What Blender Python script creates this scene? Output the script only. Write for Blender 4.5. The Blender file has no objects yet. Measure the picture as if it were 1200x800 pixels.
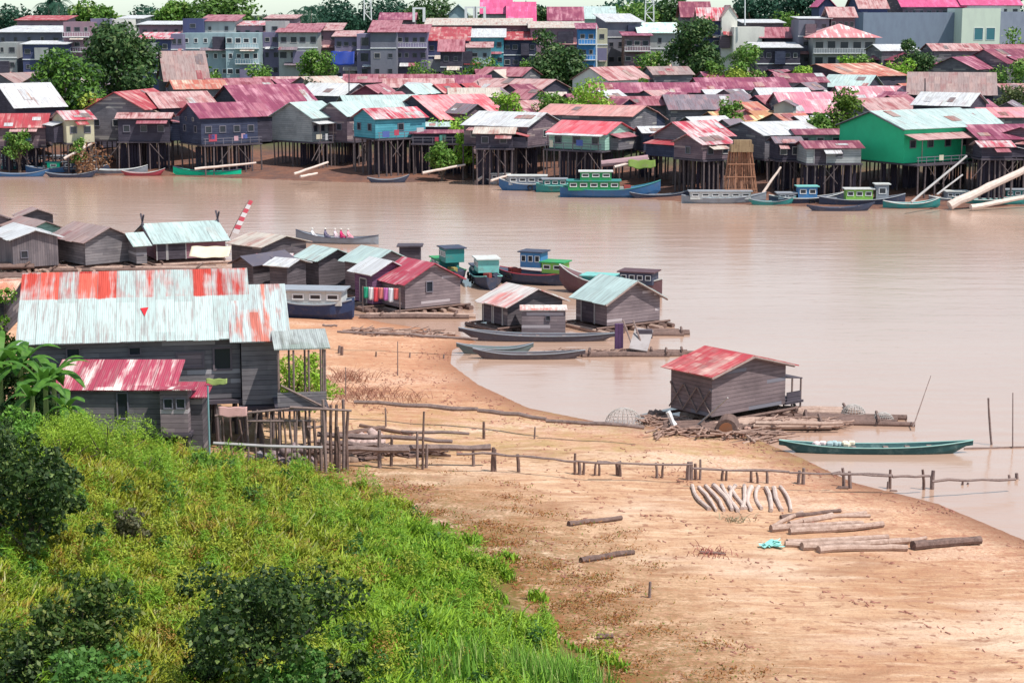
import bpy, math, random
import numpy as np
from mathutils import Vector, Matrix
R = math.radians
random.seed(7); rng = np.random.default_rng(7)
scene = bpy.context.scene
COL = scene.collection
F = 2200.0; PITCH = R(9.95); CAMZ = 20.0
CP, SP = math.cos(PITCH), math.sin(PITCH)

# ---------- pixel (1200x800 photo) to world -------------
def ray(px, py):
    r = (px-600)/F; d = (py-400)/F
    return Vector((r, CP - d*SP, -SP - d*CP))
def P(px, py, Y):
    v = ray(px, py); t = Y/v.y
    return Vector((v.x*t, Y, CAMZ+v.z*t))
def PZ(px, py, z=0.0):
    v = ray(px, py); t = (z-CAMZ)/v.z
    return Vector((v.x*t, v.y*t, z))

# ---------- terrain -------------
_sh = [(1420,700),(1200,632),(1100,590),(1000,565),(930,532),(880,512),(800,503),(700,494),(620,478),(560,450),(528,426),(530,410),(560,400),(520,388),(450,378),(380,362),(330,348),(200,338),(0,332),(-300,330)]
SH = np.array([tuple(PZ(a,b))[:2] for a,b in _sh])
LAND = np.vstack([SH, [[-150,140],[-150,-60],[120,-60],[60,20]]])
def seg_dist(x, y, poly, closed=False):
    best = np.full(x.shape, 1e9)
    n = len(poly); m = n if closed else n-1
    for i in range(m):
        a = poly[i]; b = poly[(i+1) % n]; d = b-a; L2 = (d**2).sum()+1e-9
        t = np.clip(((x-a[0])*d[0]+(y-a[1])*d[1])/L2, 0, 1)
        best = np.minimum(best, np.hypot(x-a[0]-t*d[0], y-a[1]-t*d[1]))
    return best
def inside(x, y, poly):
    c = np.zeros(x.shape, bool); n = len(poly)
    for i in range(n):
        a = poly[i]; b = poly[(i+1) % n]
        if a[1] == b[1]: continue
        cond = ((a[1] > y) != (b[1] > y)) & (x < (b[0]-a[0])*(y-a[1])/(b[1]-a[1])+a[0])
        c ^= cond
    return c
def beach(x, y):
    d = seg_dist(x, y, SH); ins = inside(x, y, LAND)
    d = np.where(ins, d, -d)
    up = np.where(d < 20, 0.05*d, 1.0+0.012*(d-20))
    return np.where(d < 0, 0.07*d, up), d
def beach1(x, y):
    return float(beach(np.array([x]), np.array([y]))[0][0])
def march(px, py, hf, y0=20, y1=160):
    v = ray(px, py)
    def above(Y):
        t = Y/v.y; return CAMZ+v.z*t-hf(v.x*t, Y)
    Y = y0; st = 2.0
    while Y < y1:
        if above(Y) <= 0:
            lo, hi = Y-st, Y
            for _ in range(9):
                m = (lo+hi)/2
                if above(m) <= 0: hi = m
                else: lo = m
            t = hi/v.y; return Vector((v.x*t, hi, hf(v.x*t, hi)))
        Y += st
    return PZ(px, py, 0)
_ge = [(150,536),(215,538),(250,545),(330,552),(400,572),(470,600),(560,640),(600,690),(625,725),(690,770),(730,812)]
EDGE = np.array([tuple(march(a,b,beach1))[:2] for a,b in _ge])
e0 = EDGE[0]; e9 = EDGE[-1]
GRASS = np.vstack([[[-70,92],[-26,81]], EDGE, [[e9[0]+1.5,e9[1]-8],[e9[0]+2,15],[-70,15]]])
def ground_np(x, y):
    z, d = beach(x, y)
    g = seg_dist(x, y, GRASS[:-2])
    gi = np.where(inside(x, y, GRASS), g, 0)
    slp = np.interp(x, [-17,-12.5], [.43,.22])
    hump = 3.3*(1-np.exp(-gi*slp/3.3))
    lump = 0.18*np.sin(x*0.9+1)*np.sin(y*0.7)*np.clip(gi/3,0,1)
    mic = 0.035*np.sin(x*1.7+0.6*y)*np.sin(y*1.3-0.4*x)*np.clip(d/3,0,1)
    return z+hump+lump+mic
def gz(x, y): return float(ground_np(np.array([float(x)]), np.array([float(y)]))[0])
def G(px, py): return march(px, py, gz)       # point of the near ground seen at a pixel
_fs = [(-400,203),(0,204),(200,207),(300,210),(400,214),(480,214),(560,211),(640,222),(700,229),(800,237),(900,241),(1000,245),(1100,246),(1200,242),(1600,240)]
FS = np.array([tuple(PZ(a,b))[:2] for a,b in _fs])
def far_np(x, y):
    ys = np.interp(x, FS[:,0], FS[:,1]); d = y-ys
    return np.where(d < 0, 0.2*d, np.where(d < 14, 0.06*d, np.minimum(.84+0.11*(d-14), 2.6)))
def fz(x, y): return float(far_np(np.array([float(x)]), np.array([float(y)]))[0])

# ---------- object helpers -------------
def tag(o, label=None, cat=None, group=None, kind=None):
    if label: o['label'] = label
    if cat: o['category'] = cat
    if group: o['group'] = group
    if kind: o['kind'] = kind
    return o
def empty(name, loc, rz=0, label=None, cat=None, group=None):
    o = bpy.data.objects.new(name, None); COL.objects.link(o)
    o.location = loc; o.rotation_euler = (0,0,rz); o.empty_display_size = .3
    tag(o, label, cat, group); return o
def copy_tree(o, parent=None):
    c = o.copy(); COL.objects.link(c)
    if parent: c.parent = parent
    for ch in list(o.children): copy_tree(ch, c)
    return c
class MB:
    def __init__(s): s.v = []; s.f = []
    def quad(s, *pts):
        i = len(s.v); s.v += [tuple(p) for p in pts]; s.f.append(tuple(range(i, i+len(pts)))); return s
    def hexa(s, b, t):            # bottom 4 (ccw from above), top 4
        i = len(s.v); s.v += [tuple(p) for p in b]+[tuple(p) for p in t]
        s.f += [(i+3,i+2,i+1,i),(i+4,i+5,i+6,i+7)]+[(i+k,i+(k+1)%4,i+4+(k+1)%4,i+4+k) for k in range(4)]; return s
    def box(s, c, d, rz=0, M=None):
        cx,cy,cz = c; a,b,h = d[0]/2,d[1]/2,d[2]/2
        pts = [Vector((x,y,z)) for z in (-h,h) for x,y in ((-a,-b),(a,-b),(a,b),(-a,b))]
        if M is None: M = Matrix.Rotation(rz,4,'Z')
        pts = [M@p+Vector(c) for p in pts]
        return s.hexa(pts[:4], pts[4:])
    def prism(s, poly, x0, x1):   # poly in (y,z), extruded along x
        n = len(poly); i = len(s.v)
        s.v += [(x0,p[0],p[1]) for p in poly]+[(x1,p[0],p[1]) for p in poly]
        s.f.append(tuple(range(i,i+n))[::-1]); s.f.append(tuple(range(i+n,i+2*n)))
        s.f += [(i+k,i+(k+1)%n,i+n+(k+1)%n,i+n+k) for k in range(n)]; return s
    def tube(s, pts, rad, n=6, cap=True):
        pts = [Vector(p) for p in pts]; k = len(pts)
        if not hasattr(rad,'__len__'): rad = [rad]*k
        i0 = len(s.v)
        for j,p in enumerate(pts):
            d = (pts[min(j+1,k-1)]-pts[max(j-1,0)]).normalized()
            a = d.cross(Vector((0,0,1)) if abs(d.z) < .9 else Vector((1,0,0))).normalized(); b = d.cross(a)
            for q in range(n):
                t = 2*math.pi*q/n; s.v.append(tuple(p+(a*math.cos(t)+b*math.sin(t))*rad[j]))
        for j in range(k-1):
            for q in range(n):
                s.f.append((i0+j*n+q, i0+j*n+(q+1)%n, i0+(j+1)*n+(q+1)%n, i0+(j+1)*n+q))
        if cap: s.f.append(tuple(i0+q for q in range(n))[::-1]); s.f.append(tuple(i0+(k-1)*n+q for q in range(n)))
        return s
    def build(s, name, mat, parent=None, loc=None, smooth=False, bevel=0):
        me = bpy.data.meshes.new(name); me.from_pydata(s.v, [], s.f); me.update()
        uv = me.uv_layers.new(name='UVMap'); n = len(me.loops)
        arr = np.zeros((n,2), np.float32)
        V = s.v
        for p in me.polygons:
            nn = p.normal
            u = Vector((-nn.y, nn.x, 0))
            u = Vector((1,0,0)) if u.length < 1e-3 else u.normalized()
            w = nn.cross(u)
            for li in p.loop_indices:
                c = Vector(V[me.loops[li].vertex_index]); arr[li] = (c.dot(u), c.dot(w))
        uv.data.foreach_set('uv', arr.ravel())
        if smooth: me.polygons.foreach_set('use_smooth', [True]*len(me.polygons))
        me.materials.append(mat)
        o = bpy.data.objects.new(name, me); COL.objects.link(o)
        if parent: o.parent = parent
        if loc is not None: o.location = loc
        if bevel:
            m = o.modifiers.new('b','BEVEL'); m.width = bevel; m.segments = 1; m.limit_method='ANGLE'
        return o
def np_mesh(name, verts, faces, mat, parent=None, smooth=False, attr=None):
    """verts Nx3, faces Mx4 arrays"""
    me = bpy.data.meshes.new(name)
    M, k = faces.shape
    me.vertices.add(len(verts)); me.vertices.foreach_set('co', verts.astype(np.float32).ravel())
    me.loops.add(M*k); me.loops.foreach_set('vertex_index', faces.astype(np.int32).ravel())
    me.polygons.add(M); me.polygons.foreach_set('loop_start', np.arange(0,M*k,k,dtype=np.int32))
    try: me.polygons.foreach_set('loop_total', np.full(M,k,np.int32))
    except Exception: pass
    if smooth: me.polygons.foreach_set('use_smooth', [True]*M)
    me.update(calc_edges=True)
    if attr:
        for an, av in attr.items():
            a = me.attributes.new(an,'FLOAT','POINT'); a.data.foreach_set('value', av.astype(np.float32))
    me.materials.append(mat)
    o = bpy.data.objects.new(name, me); COL.objects.link(o)
    if parent: o.parent = parent
    return o

# ---------- materials -------------
class NT:
    def __init__(s, name):
        s.m = bpy.data.materials.new(name); s.m.use_nodes = True; s.t = s.m.node_tree
        s.b = s.t.nodes['Principled BSDF']; s.b.inputs['Roughness'].default_value = .85
        s.b.inputs['Specular IOR Level'].default_value = .25
    def n(s, typ, **kw):
        nd = s.t.nodes.new(typ)
        for k,v in kw.items(): setattr(nd,k,v)
        return nd
    def l(s, a, b): s.t.links.new(a, b)
    def val(s, inp, x):
        if hasattr(x,'links') or isinstance(x, bpy.types.NodeSocket): s.l(x, inp)
        else: inp.default_value = x
    def math(s, op, a, b=None, c=None, clamp=False):
        nd = s.n('ShaderNodeMath', operation=op); nd.use_clamp = clamp
        s.val(nd.inputs[0], a)
        if b is not None: s.val(nd.inputs[1], b)
        if c is not None: s.val(nd.inputs[2], c)
        return nd.outputs[0]
    def mix(s, f, a, b, mode='MIX'):
        nd = s.n('ShaderNodeMix', data_type='RGBA', blend_type=mode)
        s.val(nd.inputs[0], f); s.val(nd.inputs[6], c4(a)); s.val(nd.inputs[7], c4(b)); return nd.outputs[2]
    def noise(s, vec, scale, detail=3, rough=.6, dim='3D', w=None):
        nd = s.n('ShaderNodeTexNoise', noise_dimensions=dim)
        if vec is not None: s.l(vec, nd.inputs['Vector'])
        nd.inputs['Scale'].default_value = scale; nd.inputs['Detail'].default_value = detail; nd.inputs['Roughness'].default_value = rough
        if w is not None: s.val(nd.inputs['W'], w)
        return nd.outputs[0]
    def ramp(s, f, a, b):
        nd = s.n('ShaderNodeMapRange'); nd.clamp = True; s.val(nd.inputs[0], f)
        nd.inputs[1].default_value = a; nd.inputs[2].default_value = b; return nd.outputs[0]
    def sep(s, v):
        nd = s.n('ShaderNodeSeparateXYZ'); s.l(v, nd.inputs[0]); return nd.outputs
    def comb(s, x, y, z=0.0):
        nd = s.n('ShaderNodeCombineXYZ'); s.val(nd.inputs[0],x); s.val(nd.inputs[1],y); s.val(nd.inputs[2],z); return nd.outputs[0]
    def wn(s, v):
        nd = s.n('ShaderNodeTexWhiteNoise', noise_dimensions='3D'); s.l(v, nd.inputs[0]); return nd.outputs[0]
    def uv(s): return s.n('ShaderNodeUVMap').outputs[0]
    def obj(s): return s.n('ShaderNodeTexCoord').outputs['Object']
    def pos(s): return s.n('ShaderNodeNewGeometry').outputs['Position']
    def rnd(s): return s.n('ShaderNodeObjectInfo').outputs['Random']
    def bump(s, h, strength=.5, dist=.02):
        nd = s.n('ShaderNodeBump'); nd.inputs['Strength'].default_value = strength; nd.inputs['Distance'].default_value = dist
        s.l(h, nd.inputs['Height']); s.l(nd.outputs[0], s.b.inputs['Normal'])
    def col(s, c): s.val(s.b.inputs['Base Color'], c4(c)); return s.m
def c4(c):
    if isinstance(c, bpy.types.NodeSocket): return c
    return (c[0],c[1],c[2],1.0)
def mul(c, k): return tuple(min(1,x*k) for x in c[:3])
_mc = {}
def cached(fn):
    def g(*a, **k):
        key = (fn.__name__, a, tuple(sorted(k.items())))
        if key not in _mc: _mc[key] = fn(*a, **k)
        return _mc[key]
    return g
@cached
def roofmat(base, rust=(.55,.08,.07), amt=.3, top=None, corr=.09, rough=.55, sheet=(.8,2.4), streak=.5):
    t = NT('corrugated_iron'); uv = t.uv(); u,v,_ = t.sep(uv); rd = t.rnd()
    iu = t.math('FLOOR', t.math('DIVIDE', u, sheet[0])); iv = t.math('FLOOR', t.math('DIVIDE', t.math('ADD', v, t.math('MULTIPLY', t.math('FRACT', t.math('MULTIPLY', iu, .37)), .6)), sheet[1]))
    w1 = t.wn(t.comb(iu, iv, rd))
    sv = t.comb(t.math('MULTIPLY', u, 1.9), t.math('MULTIPLY', v, .16), t.math('MULTIPLY', rd, 40.0))
    n1 = t.noise(sv, 1.2, 4, .65)
    n2 = t.noise(uv, .35, 3, .6)
    f = t.math('ADD', t.math('ADD', t.math('MULTIPLY', w1, .16), t.math('MULTIPLY', n1, streak*1.5)), t.math('MULTIPLY', n2, .55))
    tot = .16*.5+.75*streak+.275
    if top is not None:
        z = t.sep(t.obj())[2]; k = t.ramp(z, top-.06, top+.06)
        f = t.math('ADD', f, t.math('MULTIPLY', t.math('SUBTRACT', k, .8), .42))
    th = tot+(.5-amt)*.5
    m = t.ramp(f, th-.1, th+.1)
    wn2 = t.wn(t.comb(iv, iu, t.math('ADD', rd, 3.0)))
    b2 = t.mix(w1, mul(base,.86), mul(base,1.06)); r2 = t.mix(wn2, mul(rust,.75), mul((rust[0]*1.1,rust[1]*1.6+.03,rust[2]*1.5+.02),1.15))
    c = t.mix(m, b2, r2)
    dn = t.noise(sv, 3.5, 3, .7); c = t.mix(t.math('MULTIPLY', t.ramp(dn,.45,.7), .5), c, mul(rust,.35))
    sm = t.math('LESS_THAN', t.math('FRACT', t.math('DIVIDE', u, sheet[0])), .045)
    c = t.mix(t.math('MULTIPLY', sm, .45), c, mul(base,.35))
    t.b.inputs['Roughness'].default_value = rough; t.b.inputs['Metallic'].default_value = 0.0
    h = t.math('SINE', t.math('MULTIPLY', u, 2*math.pi/corr))
    t.bump(h, .5, .012)
    return t.col(c)
@cached
def plankmat(a=(.16,.13,.15), b=(.27,.23,.25), size=.2, vert=False, gap=.08, patch=.0, pcol=(.4,.4,.4)):
    t = NT('plank_wall'); uv = t.uv(); u,v,_ = t.sep(uv)
    if vert: u, v = v, u
    rd = t.rnd()
    q = t.math('DIVIDE', v, size); i = t.math('FLOOR', q); fr = t.math('FRACT', q)
    seg = t.math('FLOOR', t.math('ADD', t.math('DIVIDE', u, 2.3), t.math('MULTIPLY', i, .41)))
    w = t.wn(t.comb(i, seg, rd))
    gr = t.noise(t.comb(t.math('MULTIPLY', u, .7), t.math('MULTIPLY', v, 9.0), w), 1.5, 4, .65)
    bl = t.noise(t.comb(u, v, rd), .7, 3, .6)
    f = t.math('ADD', t.math('MULTIPLY', w, .5), t.math('MULTIPLY', t.ramp(gr,.25,.75), .5))
    c = t.mix(f, a, b)
    c = t.mix(t.math('MULTIPLY', t.ramp(bl,.45,.7), .45), c, mul(a,.55))
    if patch: c = t.mix(t.math('LESS_THAN', w, patch), c, pcol)
    g = t.math('LESS_THAN', fr, gap)
    c = t.mix(t.math('MULTIPLY', g, .8), c, mul(a,.2))
    t.bump(t.math('SUBTRACT', t.math('MULTIPLY', gr, .2), g), .6, .02)
    return t.col(c)
@cached
def plaster(col=(.5,.5,.48), dirt=.5, dcol=(.16,.14,.15), sc=.5):
    t = NT('stained_concrete'); o = t.obj(); x,y,z = t.sep(o); rd = t.rnd()
    n = t.noise(t.comb(t.math('ADD', x, t.math('MULTIPLY', rd, 90)), y, t.math('MULTIPLY', z, .35)), sc*1.6, 5, .65)
    n2 = t.noise(o, sc*7, 4, .65)
    c = t.mix(t.math('MULTIPLY', t.ramp(n,.42,.72), dirt), col, dcol)
    c = t.mix(t.math('MULTIPLY', t.ramp(n2,.45,.8), dirt*.5), c, mul(dcol,1.5))
    t.bump(n2, .3, .03); return t.col(c)
@cached
def paint(col=(.5,.5,.5), rough=.5, wear=.25, wcol=(.2,.15,.13)):
    t = NT('worn_paint'); o = t.obj()
    n = t.noise(o, 2.3, 5, .7); n2 = t.noise(o, .6, 2)
    c = t.mix(t.math('MULTIPLY', t.ramp(n,.5,.7), wear), col, wcol)
    c = t.mix(t.math('MULTIPLY', t.ramp(n2,.35,.75), .3), c, mul(col,.6))
    t.b.inputs['Roughness'].default_value = rough; return t.col(c)
@cached
def wood(a=(.1,.06,.045), b=(.24,.16,.12), sc=1.0):
    t = NT('weathered_wood'); x,y,z = t.sep(t.obj()); o = t.obj()
    n = t.noise(o, 3*sc, 4, .7); n2 = t.noise(o, 14*sc, 3, .7)
    c = t.mix(t.ramp(t.math('ADD', t.math('MULTIPLY', n, .6), t.math('MULTIPLY', n2, .4)), .35,.65), a, b)
    c = t.mix(t.math('MULTIPLY', t.rnd(), .4), c, b)
    t.bump(n2, .5, .02); return t.col(c)
@cached
def leafmat(a, b, c3=None, trans=.25, nsc=.6):
    t = NT('leaves'); g = t.n('ShaderNodeNewGeometry'); ri = g.outputs['Random Per Island']
    n = t.noise(g.outputs['Position'], nsc, 2, .5)
    c = t.mix(ri, a, b)
    c = t.mix(t.math('MULTIPLY', t.ramp(n,.35,.7), .6), c, b)
    if c3: c = t.mix(t.ramp(t.wn(t.comb(ri, 0.3, 0.1)), .82, .9), c, c3)
    t.b.inputs['Roughness'].default_value = .55
    t.b.inputs['Specular IOR Level'].default_value = .3
    t.col(c)
    tr = t.n('ShaderNodeBsdfTranslucent'); t.l(c, tr.inputs[0])
    ms = t.n('ShaderNodeMixShader'); ms.inputs[0].default_value = trans
    out = t.t.nodes['Material Output']
    t.l(t.b.outputs[0], ms.inputs[1]); t.l(tr.outputs[0], ms.inputs[2]); t.l(ms.outputs[0], out.inputs[0])
    return t.m
@cached
def glassmat(col=(.02,.025,.035)):
    t = NT('window_pane'); t.b.inputs['Roughness'].default_value = .25; t.b.inputs['Specular IOR Level'].default_value=.5
    return t.col(col)
DARK = plankmat((.05,.04,.055),(.12,.1,.12),.25)
STILT = wood((.06,.045,.05),(.17,.13,.13))
POST = wood((.10,.07,.07),(.28,.2,.18))
LOG = wood((.22,.13,.1),(.5,.36,.3))
DARKLOG = wood((.07,.045,.04),(.22,.14,.12))
PANE = glassmat()
FRAME = paint((.4,.38,.38),.7,.4); FRAME2 = paint((.17,.16,.2),.7,.4)
WHITE = paint((.75,.75,.76),.6,.2,(.35,.3,.3))
# ---------- world, sun, camera -------------
w = bpy.data.worlds.new('World'); scene.world = w; w.use_nodes = True
nt = w.node_tree; bg = nt.nodes['Background']; sk = nt.nodes.new('ShaderNodeTexSky')
sk.sky_type = 'NISHITA'; sk.sun_disc = False
SUN = Vector((.62,-.42,1.35)).normalized()       # towards the sun
sk.sun_elevation = math.asin(SUN.z); sk.sun_rotation = math.atan2(SUN.x, SUN.y)
sk.air_density = 1.0; sk.dust_density = 0.45; sk.ozone_density = 1.0
hs = nt.nodes.new('ShaderNodeHueSaturation'); hs.inputs['Saturation'].default_value = .55
tn = nt.nodes.new('ShaderNodeMix'); tn.data_type='RGBA'; tn.blend_type='MULTIPLY'; tn.inputs[0].default_value = 1; tn.inputs[7].default_value = (.86,.99,1.0,1)
nt.links.new(sk.outputs[0], hs.inputs['Color']); nt.links.new(hs.outputs[0], tn.inputs[6]); nt.links.new(tn.outputs[2], bg.inputs[0]); bg.inputs[1].default_value = .135
sl = bpy.data.lights.new('sun','SUN'); sl.energy = 4.1; sl.angle = R(.6); sl.color = (1,.95,.87)
so = bpy.data.objects.new('sun', sl); COL.objects.link(so)
so.rotation_euler = SUN.to_track_quat('Z','Y').to_euler()
cam = bpy.data.cameras.new('camera'); co = bpy.data.objects.new('camera', cam); COL.objects.link(co)
co.location = (0,0,CAMZ); co.rotation_euler = (math.pi/2-PITCH,0,0)
cam.sensor_width = 36; cam.lens = F/1200*36; cam.clip_end = 20000; cam.clip_start = .5
scene.camera = co
scene.render.engine = 'CYCLES'
scene.render.resolution_x = 1024; scene.render.resolution_y = 682
vs = scene.view_settings; vs.view_transform = 'Standard'; vs.look = 'None'; vs.exposure = 0.42; vs.gamma = 1; vs.use_curve_mapping = False
scene.cycles.max_bounces = 5; scene.cycles.transparent_max_bounces = 4
scene.cycles.diffuse_bounces = 3; scene.cycles.glossy_bounces = 2

# ---------- ground near -------------
def sandmat():
    t = NT('sand'); p = t.pos(); x,y,z = t.sep(p)
    a = t.n('ShaderNodeAttribute', attribute_name='shore').outputs['Fac']
    ga = t.n('ShaderNodeAttribute', attribute_name='grass').outputs['Fac']
    n1 = t.noise(p, .12, 4, .6); n2 = t.noise(p, .9, 5, .7); n3 = t.noise(p, 7, 5, .75)
    c = t.mix(t.ramp(n1,.35,.65), (.46,.26,.15), (.62,.41,.265))
    c = t.mix(t.math('MULTIPLY', t.ramp(n2,.45,.7), .6), c, (.38,.17,.09))
    stx = t.noise(t.comb(t.math('ADD', t.math('MULTIPLY', x, .35), t.math('MULTIPLY', y, .05)), t.math('SUBTRACT', t.math('MULTIPLY', y, 2.6), t.math('MULTIPLY', x, .25)), 0.0), 1.0, 5, .7)
    c = t.mix(t.math('MULTIPLY', t.ramp(stx,.5,.64), .5), c, (.3,.13,.085))
    c = t.mix(t.math('MULTIPLY', t.ramp(stx,.47,.33), .5), c, (.72,.54,.4))
    pale = t.noise(t.comb(t.math('MULTIPLY', x, .08), t.math('MULTIPLY', y, .22), 5.0), 1.0, 3, .6)
    c = t.mix(t.math('MULTIPLY', t.ramp(pale,.5,.64), .6), c, (.74,.56,.43))
    dots = t.noise(p, 2.2, 3, .5)
    c = t.mix(t.math('MULTIPLY', t.ramp(dots,.62,.68), .7), c, (.24,.1,.06))
    dmp = t.noise(t.comb(t.math('ADD', t.math('MULTIPLY', x, .16), t.math('MULTIPLY', y, .1)), t.math('SUBTRACT', t.math('MULTIPLY', y, .45), t.math('MULTIPLY', x, .2)), 9.0), 1.0, 5, .65)
    c = t.mix(t.math('MULTIPLY', t.ramp(dmp,.53,.63), .5), c, (.3,.15,.085))
    c = t.mix(t.math('MULTIPLY', t.ramp(n3,.5,.68), .55), c, (.3,.13,.08))
    # strand lines parallel to the shore
    wv = t.math('ADD', a, t.math('MULTIPLY', t.noise(p,.25,4,.6), 5.0))
    band = t.noise(t.comb(t.math('MULTIPLY', wv, 1.1), t.math('MULTIPLY', n1, 1.2), 0.0), 1.0, 3, .65)
    bm = t.math('MULTIPLY', t.ramp(band,.56,.68), t.ramp(t.noise(p,2.6,5,.8),.42,.62))
    c = t.mix(t.math('MULTIPLY', bm, .85), c, (.22,.075,.05))
    # reddish pebbly band by the water's edge
    pebble = t.math('MULTIPLY', t.math('MULTIPLY', t.ramp(a,9,2), t.ramp(n3,.42,.6)), .6)
    c = t.mix(pebble, c, (.42,.17,.11))
    wet = t.math('MULTIPLY', t.ramp(t.math('ADD', a, t.math('MULTIPLY', n2, 1.5)), 3.0, .7), .9)
    c = t.mix(wet, c, (.22,.10,.06))
    # greenish film north of the walkway
    gm = t.math('MULTIPLY', t.math('MULTIPLY', t.ramp(y,79,83), t.ramp(y,98,90)), t.ramp(n2,.45,.62))
    c = t.mix(t.math('MULTIPLY', gm, .3), c, (.36,.33,.1))
    sx = t.math('MULTIPLY', t.math('MULTIPLY', t.ramp(y,79,100), t.ramp(x,4,-6)), t.ramp(n3,.3,.6))
    c = t.mix(t.math('MULTIPLY', sx, .5), c, (.5,.22,.12))
    # weedy rust brown margin of the grass
    rm = t.math('MULTIPLY', t.ramp(ga,-7.5,-.3), t.ramp(t.math('ADD',t.math('MULTIPLY',n2,.6),t.math('MULTIPLY',n3,.5)),.44,.56))
    c = t.mix(t.math('MULTIPLY', rm, .95), c, t.mix(t.ramp(n3,.4,.6),(.26,.085,.035),(.13,.11,.025)))
    c = t.mix(t.ramp(ga,-.3,.8), c, t.mix(n3,(.05,.07,.015),(.16,.13,.03)))
    t.bump(t.math('ADD', t.math('MULTIPLY', n3, .6), n2), .7, .12)
    t.b.inputs['Roughness'].default_value = .95
    return t.col(c)
def grid(name, xs, ys, hf, mat, attrs=None):
    X, Y = np.meshgrid(xs, ys); x = X.ravel(); y = Y.ravel(); z = hf(x, y)
    nx, ny = len(xs), len(ys)
    i = (np.arange(ny-1)[:,None]*nx+np.arange(nx-1)[None,:]).ravel()
    f = np.stack([i,i+1,i+nx+1,i+nx],1)
    at = attrs(x,y) if attrs else None
    return np_mesh(name, np.stack([x,y,z],1), f, mat, smooth=True, attr=at)
def near_attrs(x, y):
    d = beach(x, y)[1]; g = seg_dist(x, y, GRASS[:-2]); g = np.where(inside(x,y,GRASS), g, -g)
    return {'shore': d, 'grass': g}
gr = grid('ground', np.arange(-62,46,.4), np.arange(2,150,.4), ground_np, sandmat(), near_attrs)
tag(gr, kind='structure')
# ---------- water -------------
def watermat():
    t = NT('river_water'); p = t.pos(); x,y,z = t.sep(p)
    big = t.noise(t.comb(t.math('MULTIPLY', x, .01), t.math('MULTIPLY', y, .035), 0.0), 1.0, 4, .6)
    c = t.mix(t.ramp(big,.35,.65), (.42,.26,.19), (.47,.31,.235))
    t.b.inputs['Roughness'].default_value = .17; t.b.inputs['IOR'].default_value = 1.5
    t.b.inputs['Specular IOR Level'].default_value = .95
    r1 = t.noise(t.comb(t.math('MULTIPLY', x, .5), t.math('MULTIPLY', y, 1.1), 0.0), .9, 4, .6)
    r2 = t.noise(t.comb(t.math('MULTIPLY', x, .12), t.math('MULTIPLY', y, .5), 0.0), 1.0, 3, .6)
    t.bump(t.math('ADD', t.math('MULTIPLY', r1, .4), r2), .42, .13)
    return t.col(c)
wm = MB().quad((-4000,-200,0),(4000,-200,0),(4000,400,0),(-4000,400,0)).build('water', watermat()); tag(wm, kind='structure')
# ---------- far bank -------------
def farground():
    t = NT('bank_earth'); p = t.pos(); x,y,z = t.sep(p)
    n = t.noise(p, .3, 5, .7); n2 = t.noise(p, 1.6, 5, .75)
    c = t.mix(t.ramp(n,.4,.6), (.2,.09,.06), (.12,.065,.055))
    c = t.mix(t.math('MULTIPLY', t.ramp(n2,.55,.7), .5), c, (.36,.2,.13))
    c = t.mix(t.ramp(z,1.6,2.4), c, t.mix(n2,(.09,.08,.06),(.07,.1,.03)))
    t.bump(n2,.8,.3); return t.col(c)
xs = np.concatenate([np.linspace(-3500,-160,12), np.arange(-150,151,2.0), np.linspace(160,3500,12)])
ys = np.concatenate([np.arange(175,262,1.5), np.linspace(265,700,30), np.linspace(800,9000,14)])
fg = grid('far_bank_ground', xs, ys, far_np, farground()); tag(fg, kind='structure')
PATCH = [roofmat((.5,.5,.52),(.35,.15,.12),.3),roofmat((.3,.08,.09),(.45,.2,.2),.4),roofmat((.4,.3,.28),(.3,.1,.09),.5),roofmat((.2,.16,.17),(.3,.12,.1),.4)]
FARN = ('stilt_house','town_house','apartment_building','floating_house','hut','wooden_house')
def window(parent, c, w, h, rz, frame=FRAME, pane=PANE, name='window', th=.08, cross=False):
    """frame box standing proud of the wall, dark pane prouder inside it. rz: outward normal = local -y rotated by rz"""
    M = Matrix.Rotation(rz,4,'Z'); n = M@Vector((0,-1,0)); t = M@Vector((1,0,0)); c = Vector(c)
    if frame is FRAME and c.z is not None and getattr(parent,'name','').split('.')[0] in FARN: frame = random.choice((FRAME,FRAME2,FRAME2,FRAME2))
    m = MB(); b = min(.09, w*.1)
    for sx in (-1,1): m.box(c+t*sx*(w/2-b/2)+n*th/2, (b,th,h), rz)
    for sz in (-1,1): m.box(c+Vector((0,0,sz*(h/2-b/2)))+n*th/2, (w-2*b,th-.01,b), rz)
    if cross: m.box(c+n*.03, (.05,.05,h-2*b), rz)
    o = m.build(name, frame, parent)
    p = MB().box(c+n*.012, (w-2*b,.022,h-2*b), rz).build('pane', pane, o)
    return o
def door(parent, c, w, h, rz, mat=DARK, frame=FRAME):
    M = Matrix.Rotation(rz,4,'Z'); n = M@Vector((0,-1,0)); t = M@Vector((1,0,0)); c = Vector(c)
    o = MB().box(c+n*.02,(w,.04,h),rz).build('door', mat, parent)
    m = MB()
    for sx in (-1,1): m.box(c+t*sx*(w/2+.04)+n*.03,(.08,.06,h+.08),rz)
    m.box(c+n*.03+Vector((0,0,h/2+.045)),(w,.06,.08),rz); m.build('frame', frame, o)
    return o
def slab(p0, p1, p2, p3, th=.06):
    """p0,p1 upper edge, p2,p3 lower edge (ccw seen from above), slab with thickness below"""
    ps = [Vector(p) for p in (p0,p1,p2,p3)]
    n = (ps[1]-ps[0]).cross(ps[3]-ps[0]).normalized()
    if n.z < 0: ps = ps[::-1]; n = -n
    return [p-n*th for p in ps], ps
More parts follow.
